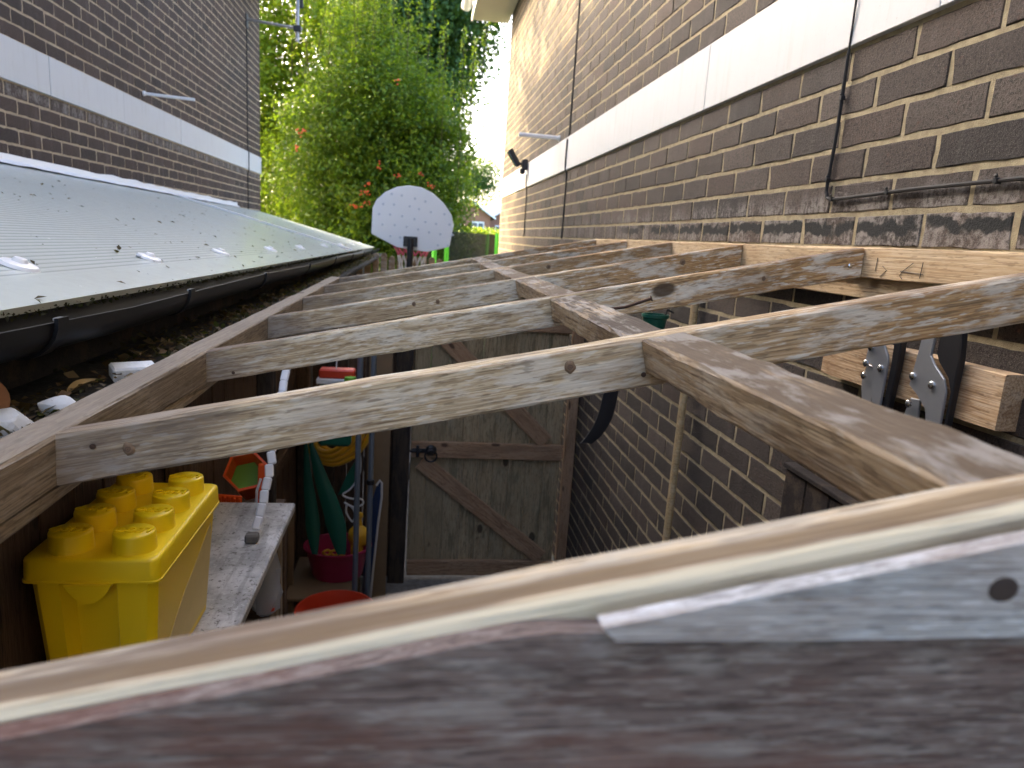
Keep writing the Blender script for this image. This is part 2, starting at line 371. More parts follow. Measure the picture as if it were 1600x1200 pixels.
def band_mat():
    N = NT('white_band_paint'); p = N.pos(); x, y, z = N.sep(p)
    st = N.noise(N.comb(x, N.math('MULTIPLY', y, 26), N.math('MULTIPLY', z, 2.2)), 1.0, 5, .65); g = N.noise(p, 7, 5, .6); g2 = N.noise(p, 160, 3, .7)
    c = N.mix(N.math('MULTIPLY', N.ss(st, .50, .70), .30), (.55, .565, .57), (.42, .415, .38)); c = N.mix(N.math('MULTIPLY', N.ss(g, .48, .68), .22), c, (.50, .51, .50))
    c = N.mix(N.math('MULTIPLY', N.ss(g2, .66, .74), .5), c, (.20, .19, .17)); N.bump(N.math('ADD', g, N.math('MULTIPLY', g2, .3)), .25, .006)
    return N.set(Base_Color=c, Roughness=.65, Specular_IOR_Level=.3)
M_WHITE = band_mat()
M_SOFFIT = plain('cream_soffit', (.62, .55, .45), .6, .06, 6)
M_TILE = plain('roof_tile', (.16, .10, .08), .8, .3, 12)
M_UPVC = plain('white_plastic', (.78, .79, .8), .35, .03, 20)
M_BLACKP = plain('black_plastic', (.012, .012, .014), .42, .1, 40)
M_CABLE = plain('black_cable', (.010, .010, .011), .75, .1, 60)
M_GUTTER = plain('dark_gutter', (.006, .007, .010), .46, .2, 10, spec=.22, dirt=.10, dirtcol=(.06, .055, .045))
M_FELT = ground_mat('old_felt', (.035, .034, .032), (.012, .012, .012), 60, .8, (.055, .05, .042))
M_YEL = plain('yellow_plastic', (.97, .69, .008), .34, .05, 14, dirt=.10, dirtcol=(.3, .2, .03))
M_YELF = plain('faded_yellow_label', (.80, .64, .27), .62, .14, 40, dirt=.2, dirtcol=(.6, .52, .36))
M_ORANGE = plain('orange_plastic', (.85, .105, .012), .38, .05, 20)
M_GREEN = plain('bottle_green_plastic', (.008, .098, .062), .4, .1, 12)
M_LGREEN = plain('lime_green_plastic', (.14, .42, .03), .45, .05, 12)
M_TGREEN = plain('trampoline_green', (.10, .62, .03), .45, .05, 12)
M_HOSE = plain('yellow_hose', (.72, .40, .025), .4, .08, 30)
M_MAG = plain('magenta_plastic', (.34, .018, .07), .4, .08, 12)
M_RED = plain('red_plastic', (.62, .055, .02), .4, .06, 12)
M_GREYP = plain('grey_pole', (.13, .155, .18), .4, .08, 16)
M_BLUEB = plain('blue_board', (.018, .045, .12), .35, .3, 9, dirt=.6, dirtcol=(.25, .20, .12))
M_NET = plain('net_pink', (.55, .10, .16), .7, .1, 20)
M_NETW = plain('net_white', (.62, .62, .6), .7, .1, 20)
M_STEEL = plain('brushed_steel', (.30, .31, .32), .34, .15, 60, metallic=.45)
M_BOLT = plain('bolt_steel', (.62, .64, .66), .25, .1, 80, metallic=1)
M_IRON = plain('black_iron', (.012, .013, .016), .45, .1, 50)
M_RUST = plain('rusty_nail', (.085, .05, .035), .55, .4, 90, metallic=.6)
M_BOARD = plain('backboard_plastic', (.87, .89, .91), .4, .03, 10)
M_DENT = plain('backboard_dent', (.62, .67, .73), .5, .05, 10)
M_STONE = plain('white_plaster', (.74, .76, .77), .85, .15, 60, .6, dirt=.2)
M_CONC = ground_mat('path_concrete', (.20, .19, .17), (.13, .12, .105), 30)
M_LAWN = ground_mat('lawn', (.05, .085, .02), (.03, .055, .012), 40)
M_BARK = ground_mat('bark', (.07, .05, .035), (.03, .022, .016), 25)
M_SHRUB = leaf_mat('shrub_leaf', [(.016, .054, .006), (.036, .102, .008), (.070, .150, .010), (.140, .205, .010), (.032, .095, .014)], .7, .32)
M_TREE = leaf_mat('tree_leaf', [(.018, .058, .013), (.030, .082, .017), (.044, .105, .020), (.024, .072, .019)], .45, .42)
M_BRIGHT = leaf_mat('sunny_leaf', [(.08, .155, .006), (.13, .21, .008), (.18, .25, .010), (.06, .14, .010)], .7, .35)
M_BERRY = plain('orange_berry', (.40, .05, .010), .4, .1, 30)
M_FARBRICK = plain('far_red_brick', (.30, .15, .10), .85, .2, 4)
M_GLASS = plain('window_glass', (.10, .13, .16), .08, .1, 2)
M_DEADLEAF = leaf_mat('dead_leaf', [(.05, .03, .016), (.10, .058, .028), (.03, .02, .013), (.14, .10, .055), (.016, .012, .010), (.05, .055, .02)], .2, .7)

def sheet_mat():
    N = NT('polycarbonate_sheet'); p = N.pos(); x, y, z = N.sep(p)
    fl = N.math('PINGPONG', x, .0105); fl = N.math('DIVIDE', fl, .0105); fl = N.math('MULTIPLY', fl, N.math('SUBTRACT', 1.0, N.ss(x, -.68, -.64)))
    g = N.noise(p, 3.0, 5, .6); g2 = N.noise(p, 40, 4, .7)
    c = N.mix(N.ss(fl, .50, .95), (.58, .635, .59), (.40, .445, .41))
    c = N.mix(N.math('MULTIPLY', N.ss(g, .40, .7), .30), c, (.54, .55, .48))
    c = N.mix(N.math('MULTIPLY', N.ss(g2, .6, .75), .25), c, (.16, .16, .13))
    N.bump(N.math('ADD', N.math('MULTIPLY', fl, .6), N.math('MULTIPLY', g2, .2)), .16, .003)
    return N.set(Base_Color=c, Roughness=N.math('ADD', .16, N.math('MULTIPLY', g2, .16)), Specular_IOR_Level=.55)
M_SHEET = sheet_mat()
def film_mat(name, col, a):
    N = NT(name); N.set(Base_Color=col, Roughness=.2, Specular_IOR_Level=.6)
    tr = N.n('BsdfTransparent'); mx = N.n('MixShader', {0: a}); N.link(tr.outputs[0], mx.inputs[1]); N.link(N.b.outputs[0], mx.inputs[2])
    N.link(mx.outputs[0], N.out.inputs[0]); return N.m
M_BAG = film_mat('clear_plastic_bag', (.62, .68, .80, 1), .62)
M_MESHNET = film_mat('dark_safety_net', (.012, .020, .022, 1), .50)

# ================================================================== SETTING
tag(part('ground', box(-60, 80, -20, 160, -2.30, -2.10), M_LAWN), kind='structure')
tag(part('passage_path', box(-.84, .978, -1.5, 9.0, -2.098, -2.08), M_CONC), kind='structure')

# ------------------------------------------------------------------ the two brick houses
def project(p):
    v = Vector(p); d = v.dot(cf)
    if d < .05: return None
    return 800+F_PX*v.dot(cr)/d, 600-F_PX*v.dot(cu)/d, d
def brick_shape(L, hh=.065, D=.03, rough=True):
    """face at x = 0 looking to -x; worn arrises"""
    c = .0026
    def j(a): return rnd.gauss(0, a) if rough else 0
    ys = [-L/2, L/2]; zs = [-hh/2, hh/2]
    V = []; n = 5 if rough else 1
    ring = []
    for (ya, za, yb, zb) in ((ys[0], zs[0], ys[1], zs[0]), (ys[1], zs[0], ys[1], zs[1]), (ys[1], zs[1], ys[0], zs[1]), (ys[0], zs[1], ys[0], zs[0])):
        k = n if abs(ya-yb) > abs(za-zb) else max(1, n//2)
        for i in range(k):
            t = i/k; ring.append((ya+(yb-ya)*t, za+(zb-za)*t))
    m_ = len(ring)
    for (yy, zz) in ring:
        s1 = 1-2*c/L; s2 = 1-2*c/hh
        V.append((j(.0004), yy*s1+j(.0022), zz*s2+j(.0016)))
    for (yy, zz) in ring: V.append((c+abs(j(.001)), yy+j(.0008), zz+j(.0008)))
    for (yy, zz) in ring: V.append((D, yy, zz))
    Fc = [tuple(range(m_))]
    for a in (0, m_):
        for k in range(m_): Fc.append((a+k, a+m_+k, a+m_+(k+1) % m_, a+(k+1) % m_))
    return V, Fc
def brick_wall(house, X, facing, rows, y0, y1, phase, mat, score_fn):
    """rows: list of (z centre, parity). facing -1: looks to -X (right house), +1: looks to +X (left house)"""
    todo = []
    for (zc, par) in rows:
        o = phase + par*.1125
        k0 = math.floor((y0-o)/.225)-1
        for k in range(k0, k0+int((y1-y0)/.225)+4):
            a, b = o+k*.225+.005, o+(k+1)*.225-.005
            a2, b2 = max(a, y0), min(b, y1)
            if b2-a2 < .04: continue
            todo.append((score_fn((a2+b2)/2, zc), a2, b2, zc))
    todo.sort(key=lambda t: -t[0])
    cache = {}
    fv, ff = [], []
    simple = {}
    nparts = 0
    for i, (s, a, b, zc) in enumerate(todo):
        L = round(b-a, 3)
        R_ = Matrix.Identity(4) if facing < 0 else RZ(PI)
        M = T(X, (a+b)/2, zc) @ R_ @ RX(rnd.gauss(0, .004)) @ RY(rnd.gauss(0, .005)) @ RZ(rnd.gauss(0, .0035))
        M.translation.x -= facing*min(.0012, max(-.0006, rnd.gauss(0, .0006)))*-1
        if nparts < 300 and s > 0:
            key = (L, rnd.randrange(7))
            if key not in cache: cache[key] = mesh('brick', brick_shape(L), mat)
            put('brick', cache[key], house, M); nparts += 1
        else:
            if L not in simple: simple[L] = brick_shape(L, rough=False)
            v, f = xf(simple[L], M); n = len(fv); fv += v; ff += [tuple(q+n for q in g) for g in f]
    o = part('brick_field', (fv, ff), mat, house); o['kind'] = 'stuff'
def in_view(x, y, mx=40): return -mx < x < 1600+mx and -mx < y < 1200+mx

XR, XL = .979, -2.054
YCR, YCL = 8.97, 9.82
# right house
hr = thing('brick_house', (XR+3, 4, -2.08), 'dark brown brick house on the right with a white painted band along its wall', 'house')
part('mortar_wall', box(XR+.0020, XR+6.5, -4, YCR-.02, -2.079, 2.70), M_MORT, hr)
HB, HT = .482, .707
rows = []
k = 0
z = HB-.0375
while z > -2.05: rows.append((z, k % 2)); z -= .075; k += 1
k = 1; z = HT+.0375
while z < 2.68: rows.append((z, k % 2)); z += .075; k += 1
def sc_r(y, z):
    q = project((XR, y, z))
    if q is None or not in_view(q[0], q[1], 20): return -1
    if -.085 < z < .03 and y < 3.8: return -1
    s = (F_PX/q[2])**2*abs(XR/q[2])
    if z < -.05:
        s *= .55
        if q[1] > 880-(q[0]-870)*.185: return -1
        if q[0] > 1240 and q[1] > 640: return -1
    return s
brick_wall(hr, XR, -1, rows, -1.2, YCR, 1.8785-.225*20, M_BRICK_R, sc_r)
yy = -1.2
for j, ln in enumerate((1.35, 1.21, 1.16, 1.20, 1.22, 1.17, 1.19, 1.667)):
    part('band_panel', cbox(XR-.012-.0006*(j % 2), XR+.01, yy+.0007, yy+ln-.0007, HB+.004, HT-.004, .002), M_WHITE, hr); yy += ln
ev = part('eave_box', cbox(.55, XR-.004, -4, YCR+.30, 2.56, 2.74, .004), M_SOFFIT, hr)
part('fascia_board', cbox(.525, .549, -4, YCR+.32, 2.545, 2.76, .004), M_WHITE, hr)
gp = [(.062*math.cos(t), .062*math.sin(t)) for t in [PI+PI*i/10 for i in range(11)]]; gp += [(.056*math.cos(t), .056*math.sin(t)) for t in [2*PI-PI*i/10 for i in range(11)]]
part('gutter', xf(prism(gp, -4, YCR+.34), T(.458, 0, 2.72)), M_UPVC, hr, smooth=True)
part('roof', prism([(.42, 2.765), (4.2, 4.55), (7.9, 2.765)], -4.2, YCR+.2), M_TILE, hr)
part('downpipe', tube([(XR+.06, YCR+.10, -2.05), (XR+.06, YCR+.10, 2.55)], .034, 10), M_UPVC, hr, smooth=True)

# left house
hl = thing('brick_house', (XL-3, 4, -2.08), 'purple brown brick house on the left, its white band above the clear lean-to roof', 'house')
part('mortar_wall', box(XL-6, XL-.0020, -4, YCL-.02, -2.079, 2.98), M_MORT_L, hl)
LB, LT = .609, .819
rows = []; z = LB-.0375; k = 0
while z > -.2: rows.append((z, k % 2)); z -= .075; k += 1
k = 0; z = LT+.0375
while z < 2.96: rows.append((z, k % 2)); z += .075; k += 1
def sc_l(y, z):
    q = project((XL, y, z))
    if q is None or not in_view(q[0], q[1], 10) or z < .20: return -1
    return (F_PX/q[2])**2*abs(XL/q[2])
brick_wall(hl, XL, 1, rows, 1.0, YCL, 4.2343-.225*20, M_BRICK_L, sc_l)
yy = .9
for j, ln in enumerate((1.50, 1.535, .515, 1.01, 1.20, 1.19, 1.18, .79)):
    part('band_panel', cbox(XL-.01, XL+.012+.0015*(j % 2), yy+.002, yy+ln-.002, LB+.003, LT-.003, .002), M_WHITE, hl); yy += ln
part('eave_box', cbox(XL+.004, -1.63, -4, YCL-.01, 2.80, 2.98, .004), M_SOFFIT, hl)
part('roof', prism([(-1.58, 2.99), (-5, 4.6), (-8.4, 2.99)], -4.2, YCL), M_TILE, hl)

# ------------------------------------------------------------------ neighbour's clear lean-to roof
lt = thing('clear_lean_to', (-1.4, 5, -2.08), 'lean-to with ribbed clear plastic roof sheets and black gutter beside the left house', 'lean-to')
def eave_pt(y):
    t = (y-1.0)/8.7; return (-.565-.02*t, y, -.140-.075*t)
YS = [.3, 6.43, 9.75]
ridge = lambda y: (XL+.006, y, .208-.0105*(y-3.9))
def slab(a, b, c, d, t):
    up = Vector((0.31, 0, .95))*t
    P = [Vector(p) for p in (a, b, c, d)]
    return [tuple(p) for p in P]+[tuple(p-up) for p in P], [(0,1,2,3),(7,6,5,4),(0,4,5,1),(1,5,6,2),(2,6,7,3),(3,7,4,0)]
for a, b in zip(YS[:-1], YS[1:]):
    a2, b2 = a+.003, b-.003
    part('roof_sheet', slab(eave_pt(a2), eave_pt(b2), ridge(b2), ridge(a2), .012), M_SHEET, lt)
for y in YS[1:2]:
    e, g = Vector(eave_pt(y)), Vector(ridge(y)); up = Vector((0, 0, .009))
    beam('glazing_bar', e+up, g+up, .030, .012, M_UPVC, lt, n=3, jit=0, bow=0, c=.002)
# flashing along the wall, a little crooked
V = []; Fc = []
ys = np.linspace(.4, 8.55, 60)
for i, y in enumerate(ys):
    r = ridge(y); j = rnd.gauss(0, .0025)
    V += [(XL+.004, y, r[2]+.048+j+rnd.gauss(0, .003)), (XL+.014, y, r[2]+.046+j), (XL+.017, y, r[2]+.018+j), (XL+.05, y, r[2]-.002+rnd.gauss(0, .0015))]
for i in range(len(ys)-1):
    for k in range(3): Fc.append((i*4+k, i*4+k+1, i*4+5+k, i*4+4+k))
part('flashing_strip', (V, Fc), M_UPVC, lt)
btn = mesh('fixing_button', lathe([(.0, .016), (.010, .0155), (.013, .011), (.014, .009), (.030, .006), (.034, 0)], 16), M_UPVC, True)
for (px, t) in ((1.40, .10), (2.02, .095), (2.75, .10), (3.65, .10), (4.55, .10), (5.7, .10), (6.9, .10), (8.1, .1), (9.2, .1)):
    for tt in (t,):
        e, g = Vector(eave_pt(px)), Vector(ridge(px)); p = e.lerp(g, tt)
        put('fixing_button', btn, lt, T(*(p+Vector((0, 0, .001)))) @ RY(.31))
# gutter
gp = [(.051*math.cos(t), .051*math.sin(t)) for t in [PI+PI*i/12 for i in range(13)]]; gp += [(.046*math.cos(t), .046*math.sin(t)) for t in [2*PI-PI*i/12 for i in range(13)]]
V = []; Fc = []
ysg = [.3, .9, 1.35, 1.9, 2.6, 3.4, 4.4, 5.4, 6.4, 7.4, 8.4, 9.0, 9.85]; n = len(gp)
for i, y in enumerate(ysg):
    e = eave_pt(y); s = .004*math.sin(i*2.1)
    for a, b in gp: V.append((e[0]+.012+a, y, e[2]-.016+b+s))
for i in range(len(ysg)-1):
    for k in range(n): Fc.append((i*n+k, i*n+(k+1) % n, (i+1)*n+(k+1) % n, (i+1)*n+k))
Fc.append(tuple(range(n))); Fc.append(tuple((len(ysg)-1)*n+k for k in range(n)))
part('gutter', (V, Fc), M_GUTTER, lt, smooth=True)
gb = [(.057*math.cos(t), .057*math.sin(t)) for t in [PI*.97+PI*1.06*i/12 for i in range(13)]]; gb += [(.0515*math.cos(t), .0515*math.sin(t)) for t in [PI*2.03-PI*1.06*i/12 for i in range(13)]]
bmh = mesh('gutter_bracket', prism(gb, -.016, .016), M_GUTTER, True)
for y in (1.08, 1.68, 2.50, 3.5, 4.6, 5.8, 7.0, 8.3, 9.4):
    e = eave_pt(y); put('gutter_bracket', bmh, lt, T(e[0]+.012, y, e[2]-.014))
    q = Vector((e[0]+.012+.052, y, e[2]-.012))
    put('gutter_clip', mesh('gutter_clip', cbox(-.006, .004, -.010, .010, -.002, .003, .001), M_STEEL), lt, T(*q))
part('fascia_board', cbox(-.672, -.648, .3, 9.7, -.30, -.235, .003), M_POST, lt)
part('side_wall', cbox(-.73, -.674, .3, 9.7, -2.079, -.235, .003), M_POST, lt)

# ------------------------------------------------------------------ boundary fence under the wall plate
fn = thing('boundary_fence', (-.58, 2, -2.08), 'dark brown boundary fence of upright boards behind the yellow tub', 'fence')
y = .32
while y < 4.0:
    w = .118+rnd.uniform(-.012, .012)
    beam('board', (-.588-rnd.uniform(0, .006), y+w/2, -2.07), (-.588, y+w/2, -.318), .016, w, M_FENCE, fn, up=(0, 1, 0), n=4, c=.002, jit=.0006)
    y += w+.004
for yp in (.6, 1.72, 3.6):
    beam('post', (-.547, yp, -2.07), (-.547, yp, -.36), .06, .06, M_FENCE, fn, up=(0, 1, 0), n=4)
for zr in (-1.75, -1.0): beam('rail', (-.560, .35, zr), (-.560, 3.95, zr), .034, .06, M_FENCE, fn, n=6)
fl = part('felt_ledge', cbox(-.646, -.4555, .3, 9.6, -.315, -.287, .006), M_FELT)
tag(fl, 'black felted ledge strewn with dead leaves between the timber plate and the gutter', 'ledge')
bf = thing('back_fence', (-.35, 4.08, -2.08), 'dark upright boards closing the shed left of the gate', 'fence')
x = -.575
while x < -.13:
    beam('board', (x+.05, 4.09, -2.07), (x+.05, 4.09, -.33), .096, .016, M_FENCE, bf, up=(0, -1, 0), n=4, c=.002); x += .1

# ------------------------------------------------------------------ the open roof frame
SL = .21
ztop = lambda X: .03-(.934-X)*SL
fr = thing('roof_frame', (.27, 2.0, -2.08), 'open weathered timber roof frame of rafters, noggins and plates over the side passage', 'timber frame')
RY_ = [.270, .832, 1.42, 2.0, 2.6, 3.19, 3.77]
TH = .040; DP = .0605
ang = math.atan(SL); nrm = Vector((-math.sin(ang), 0, math.cos(ang)))
rafters = []
for i, yf in enumerate(RY_):
    x0, x1 = -.4072, .9256
    a = Vector((x0, yf+TH/2, ztop(x0))) - nrm*DP/2; b = Vector((x1, yf+TH/2, ztop(x1))) - nrm*DP/2
    if i == 0: a.z += .002; b.z += .002
    up = Vector((0, rnd.gauss(0, .012) if i not in (0,) else 0, 1))
    o = beam('rafter', a, b, TH, DP, M_NEAR if i == 0 else M_RAFT, fr, up=up, n=22, c=.0028 if i else .0022, jit=.0011 if i else .0004, bow=.0025 if i else .0002, ends=(SL, SL))
    rafters.append(o)
beam('wall_plate', (-.4255, .24, -.2805), (-.4255, 3.83, -.2805), .049, .061, M_PLATE, fr, n=26, c=.003, bow=.002)
beam('lower_plate', (-.429, .24, -.3220), (-.429, 3.83, -.3220), .052, .020, M_PLATE, fr, n=20, c=.003)
beam('ledger', (.956, -.6, .0005), (.956, 3.83, .0005), .044, .063, M_LEDG, fr, n=30, c=.0025, bow=.001)
beam('ledger_packer', (.9635, -.6, -.0535), (.9635, 3.83, -.0535), .029, .043, M_LEDG, fr, n=24, c=.002, bow=.001)
nx = [.300, .297, .299, .300, .302, .300]
noggins = []
for i in range(6):
    ya, yb = RY_[i]+TH+.001, RY_[i+1]-.001
    x = nx[i]+rnd.gauss(0, .003); zc = ztop(x)-.0225+rnd.gauss(0, .0015)
    if i == 0: zc += .002
    o = beam('noggin', (x, ya, zc), (x, yb, zc), .057, .043, M_NOG, fr, up=nrm, n=14, c=.003, jit=.0014, bow=.0006); noggins.append(o)
for xp, yp in ((-.425, .60), (-.425, 2.1), (-.425, 3.7)):
    beam('post', (xp, yp, -2.079), (xp, yp, -.333), .046, .046, M_POST, fr, up=(0, 1, 0), n=5)
KNOTS = ((1, -.322, .030, .011, .013), (1, .187, .020, .012, .013), (2, .716, .030, .012, .014), (3, -.008, .026, .013, .014), (3, .058, .030, .013, .014), (3, .756, .024, .015, .015), (4, .474, .022, .015, .013))
# nails and screws
nl = tube([(.335, 1.27, -.115), (.372, 1.245, -.106), (.412, 1.225, -.0865)], .0028, 8)
nl = join(nl, xf(lathe([(0, 0), (.0058, 0), (.0058, .0016), (0, .0016)], 10), T(.412, 1.225, -.0865) @ Vector((.04, -.02, .02)).to_track_quat('Z', 'Y').to_matrix().to_4x4()))
part('bent_nail', nl, M_RUST, noggins[1], smooth=True)
scr = mesh('screw_head', lathe([(0, .0022), (.003, .002), (.0052, .0008), (.0056, 0)], 12), M_BOLT, True)
put('screw_head', scr, rafters[2], T(.905, 1.419, -.008) @ RX(PI/2))
for (xa, ia, dz) in ((-.36, 1, .02), (-.35, 2, .05), (.29, 2, .03), (.285, 3, .03), (.28, 1, .045)):
    put('nail_head', mesh('nail_head', lathe([(0, .001), (.0032, .0008), (.0034, 0)], 10), M_RUST, True), rafters[ia], T(xa, RY_[ia]-.0008, ztop(xa)-dz) @ RX(PI/2))
M_KNOT = NT('knot'); _o = M_KNOT.obj(); _x, _y, _z = M_KNOT.sep(_o)
_r = M_KNOT.math('ADD', M_KNOT.math('SQRT', M_KNOT.math('ADD', M_KNOT.math('MULTIPLY', _x, _x), M_KNOT.math('MULTIPLY', _y, _y))), M_KNOT.math('MULTIPLY', M_KNOT.noise(_o, 260, 3), .004))
_w = M_KNOT.math('PINGPONG', _r, .0016)
M_KNOT = M_KNOT.set(Base_Color=M_KNOT.mix(M_KNOT.ss(_r, .002, .0095), M_KNOT.mix(M_KNOT.ss(_w, .0003, .0013), (.14, .08, .045), (.05, .032, .02)), (.20, .13, .075)), Roughness=.7)
for (ia, X, dz, sx, sz) in KNOTS:
    sx *= .58; sz *= .62
    V = [(0, 0, .0012)]; nk = 16
    for ring_, hz in ((.62, .0011), (1.0, -.0006)):
        V += [(sx*ring_*math.cos(2*PI*k/nk)*(1+.12*math.sin(3*k+ia)), sz*ring_*math.sin(2*PI*k/nk)*(1+.10*math.cos(2*k+X*9)), hz) for k in range(nk)]
    Fc = [(0, 1+k, 1+(k+1) % nk) for k in range(nk)]+[(1+k, 1+nk+k, 1+nk+(k+1) % nk, 1+(k+1) % nk) for k in range(nk)]
    part('knot', (V, Fc), M_KNOT, rafters[ia], T(X, RY_[ia]-.0004, ztop(X)-dz) @ RY(-ang) @ RX(PI/2))
# pencil strokes on the ledger
M_PENCIL = plain('pencil', (.03, .028, .03), .6, .1, 30)
def stroke(pts): return tube([(.9332, a, b) for a, b in pts], .0007, 5)
part('pencil_mark', join(stroke([(1.262, .006), (1.290, -.012), (1.296, -.020), (1.288, -.026)]), stroke([(1.296, -.012), (1.232, -.014)]), stroke([(1.236, .008), (1.238, -.022)]), stroke([(1.372, .012), (1.374, -.016)]), stroke([(1.352, -.004), (1.338, -.012), (1.356, -.026)])), M_PENCIL, fr)
# cladding on the near end
SLc = lambda X, d: ztop(X)-d
M_c = T(0, 0, 0)
def clad(name, poly, y0, y1, mat, org):
    vf = prism([(a-org[0], b-org[1]) for a, b in poly], y0, y1, 'Y', 0)
    return part(name, vf, mat, fr, T(org[0], 0, org[1]))
tz = lambda X, d: ztop(X)+d
clad('cladding_board', [(-.48, -.52), (.93, -.52), (.93, -.156), (.062, -.156)]+[(x, tz(x, -.0005)+rnd.gauss(0, .0002)) for x in np.linspace(.047, -.39, 24)]+[(-.48, tz(-.39, -.001))], .2580, .2690, M_CLAD, (.2, -.3))
wl = [(.0834, -.1536), (.17, -.1542), (.30, -.1537), (.60, -.1535), (.93, -.1536), (.93, tz(.93, .0022))]+[(x, tz(x, .0022)+rnd.gauss(0, .0003)) for x in np.linspace(.9, .085, 30)]+[(.0775, tz(.0775, .0022)), (.0792, -.1495)]
wo = clad('cladding_board', wl, .2475, .2570, M_WEDGE, (.45, -.1))
part('knot', xf(lathe([(0, .0006), (.0045, .0004), (.0058, 0)], 14, 1.25, 1), T(.2505, .2474, -.1315) @ RX(PI/2)), plain('wedge_knot', (.055, .04, .035), .8, .3, 200), wo)
for k in range(3):
    clad('cladding_board', [(-.48, -1.04-.52*k), (.93, -1.04-.52*k), (.93, -.522-.52*k), (-.48, -.522-.52*k)], .2580, .2690, M_CLAD, (.2, -.7-.52*k))

# ------------------------------------------------------------------ garden gate at the far end
gt = thing('garden_gate', (.45, 4.08, -2.08), 'ledged and braced wooden gate at the end of the passage with a black ring latch', 'gate')
x = -.005; GZ0, GZ1 = -2.04, -.38
while x < .90:
    w = .10+rnd.uniform(-.006, .006); w = min(w, .912-x)
    beam('board', (x+w/2, 4.085+rnd.uniform(-.002, .002), GZ0), (x+w/2, 4.085, GZ1), w-.0006, .018, M_GATE, gt, up=(0, -1, 0), n=5, c=.0045, jit=.0008); x += w
for zc in (-1.247, -2.0, -.47): beam('ledge', (.0, 4.06, zc), (.905, 4.06, zc), .028, .098, M_BRACE, gt, n=8)
def brace(p, q):
    beam('brace', p, q, .098, .026, M_BRACE, gt, up=(0, -1, 0), n=8)
brace((.06, 4.059, -1.32), (.82, 4.059, -1.93)); brace((.12, 4.059, -.53), (.80, 4.059, -1.18))
la = part('latch', join(cbox(.0, .115, 4.036, 4.044, -1.262, -1.236, .002), cbox(-.05, .06, 4.026, 4.036, -1.257, -1.243, .002), cbox(.028, .046, 4.022, 4.044, -1.285, -1.215, .003),
     xf(lathe([(.0, .018), (.02, .016), (.032, .006), (.034, 0)], 16), T(.115, 4.044, -1.247) @ RX(PI/2))), M_IRON, gt)
part('ring', tube([(.115+.035*math.cos(t), 4.020, -1.275+.035*math.sin(t)) for t in np.linspace(0, 2*PI, 20, endpoint=False)], .0055, 6, closed=True), M_IRON, la, smooth=True)
o = beam('gate_post', (-.065, 4.055, -2.079), (-.055, 4.055, -.30), .10, .09, M_POST, None, up=(0, -1, 0), n=5)
tag(o, 'black timber gate post on the latch side of the gate', 'post')
o = beam('gate_jamb', (.946, 4.05, -2.079), (.946, 4.05, -.30), .060, .07, M_BRACE, None, up=(0, -1, 0), n=5)
tag(o, 'reddish timber jamb fixed to the brick wall on the hinge side of the gate', 'jamb')

# ------------------------------------------------------------------ yellow storage tub
tb = thing('storage_tub', (-.463, 1.2, -.75), 'yellow plastic storage tub shaped like a toy brick with eight studs, on the bench', 'storage tub')
def tub_ring(x0, x1, y0, y1, z, notch=.016):
    xa, xb = x0+(x1-x0)*.27, x0+(x1-x0)*.66
    return [(x0, y0+.012, z), (x0+.012, y0, z), (xa-.006, y0, z), (xa+.004, y0+notch, z), (xb-.004, y0+notch, z), (xb+.006, y0, z), (x1-.012, y0, z), (x1, y0+.012, z), (x1, y1-.012, z), (x1-.012, y1, z), (x0+.012, y1, z), (x0, y1-.012, z)]
V = tub_ring(-.541, -.388, 1.058, 1.350, -.749, .022)+tub_ring(-.5525, -.3725, 1.043, 1.367, -.528, .026)
n = 12; Fc = [tuple(range(n))[::-1], tuple(range(n, 2*n))]+[(k, (k+1) % n, n+(k+1) % n, n+k) for k in range(n)]
part('tub', (V, Fc), M_YEL, tb)
def rrect(x0, x1, y0, y1, r, n=5):
    P = []
    for cx, cy, a in ((x1-r, y1-r, 0), (x0+r, y1-r, PI/2), (x0+r, y0+r, PI), (x1-r, y0+r, 1.5*PI)):
        for i in range(n+1): t = a+PI/2*i/n; P.append((cx+r*math.cos(t), cy+r*math.sin(t)))
    return P
V = []; lev = [(.003, -.5385), (.0, -.5375), (.0, -.5345), (.0012, -.5338), (.0022, -.5055), (.0032, -.5022), (.0055, -.5004), (.009, -.500)]
for ins, zz in lev: V += [(a, b, zz) for a, b in rrect(-.560+ins, -.365-ins, 1.035+ins, 1.375-ins, .014)]
n = 24; Fc = []
for i in range(len(lev)-1): Fc += [(i*n+k, i*n+(k+1) % n, (i+1)*n+(k+1) % n, (i+1)*n+k) for k in range(n)]
Fc.append(tuple(range(n))[::-1]); Fc.append(tuple((len(lev)-1)*n+k for k in range(n)))
lid = part('lid', (V, Fc), M_YEL, tb, smooth=True)
lip = [(-.497+.066*t, -.5372-.030*math.sin(PI*t)**.8) for t in np.linspace(0, 1, 14)]
part('lid_tab', prism(lip, 1.0295, 1.0445, 'Y', .0), M_YEL, lid)
studm = mesh('stud', lathe([(.0318, -.0015), (.0312, .001), (.0300, .026), (.0293, .0282), (.0280, .0292), (0, .0294)], 36), M_YEL, True)
fc = bpy.data.curves.new('stud_text', 'FONT'); fc.body = 'LEGO'; fc.size = .0215; fc.align_x = 'CENTER'; fc.align_y = 'CENTER'; fc.extrude = .0022; fc.offset = .0006; fc.shear = .2
fo = bpy.data.objects.new('stud_text', fc); COL.objects.link(fo)
bpy.context.view_layer.update()
txt = bpy.data.meshes.new_from_object(fo.evaluated_get(bpy.context.evaluated_depsgraph_get())); bpy.data.objects.remove(fo)
txt.materials.clear(); txt.materials.append(M_YEL)
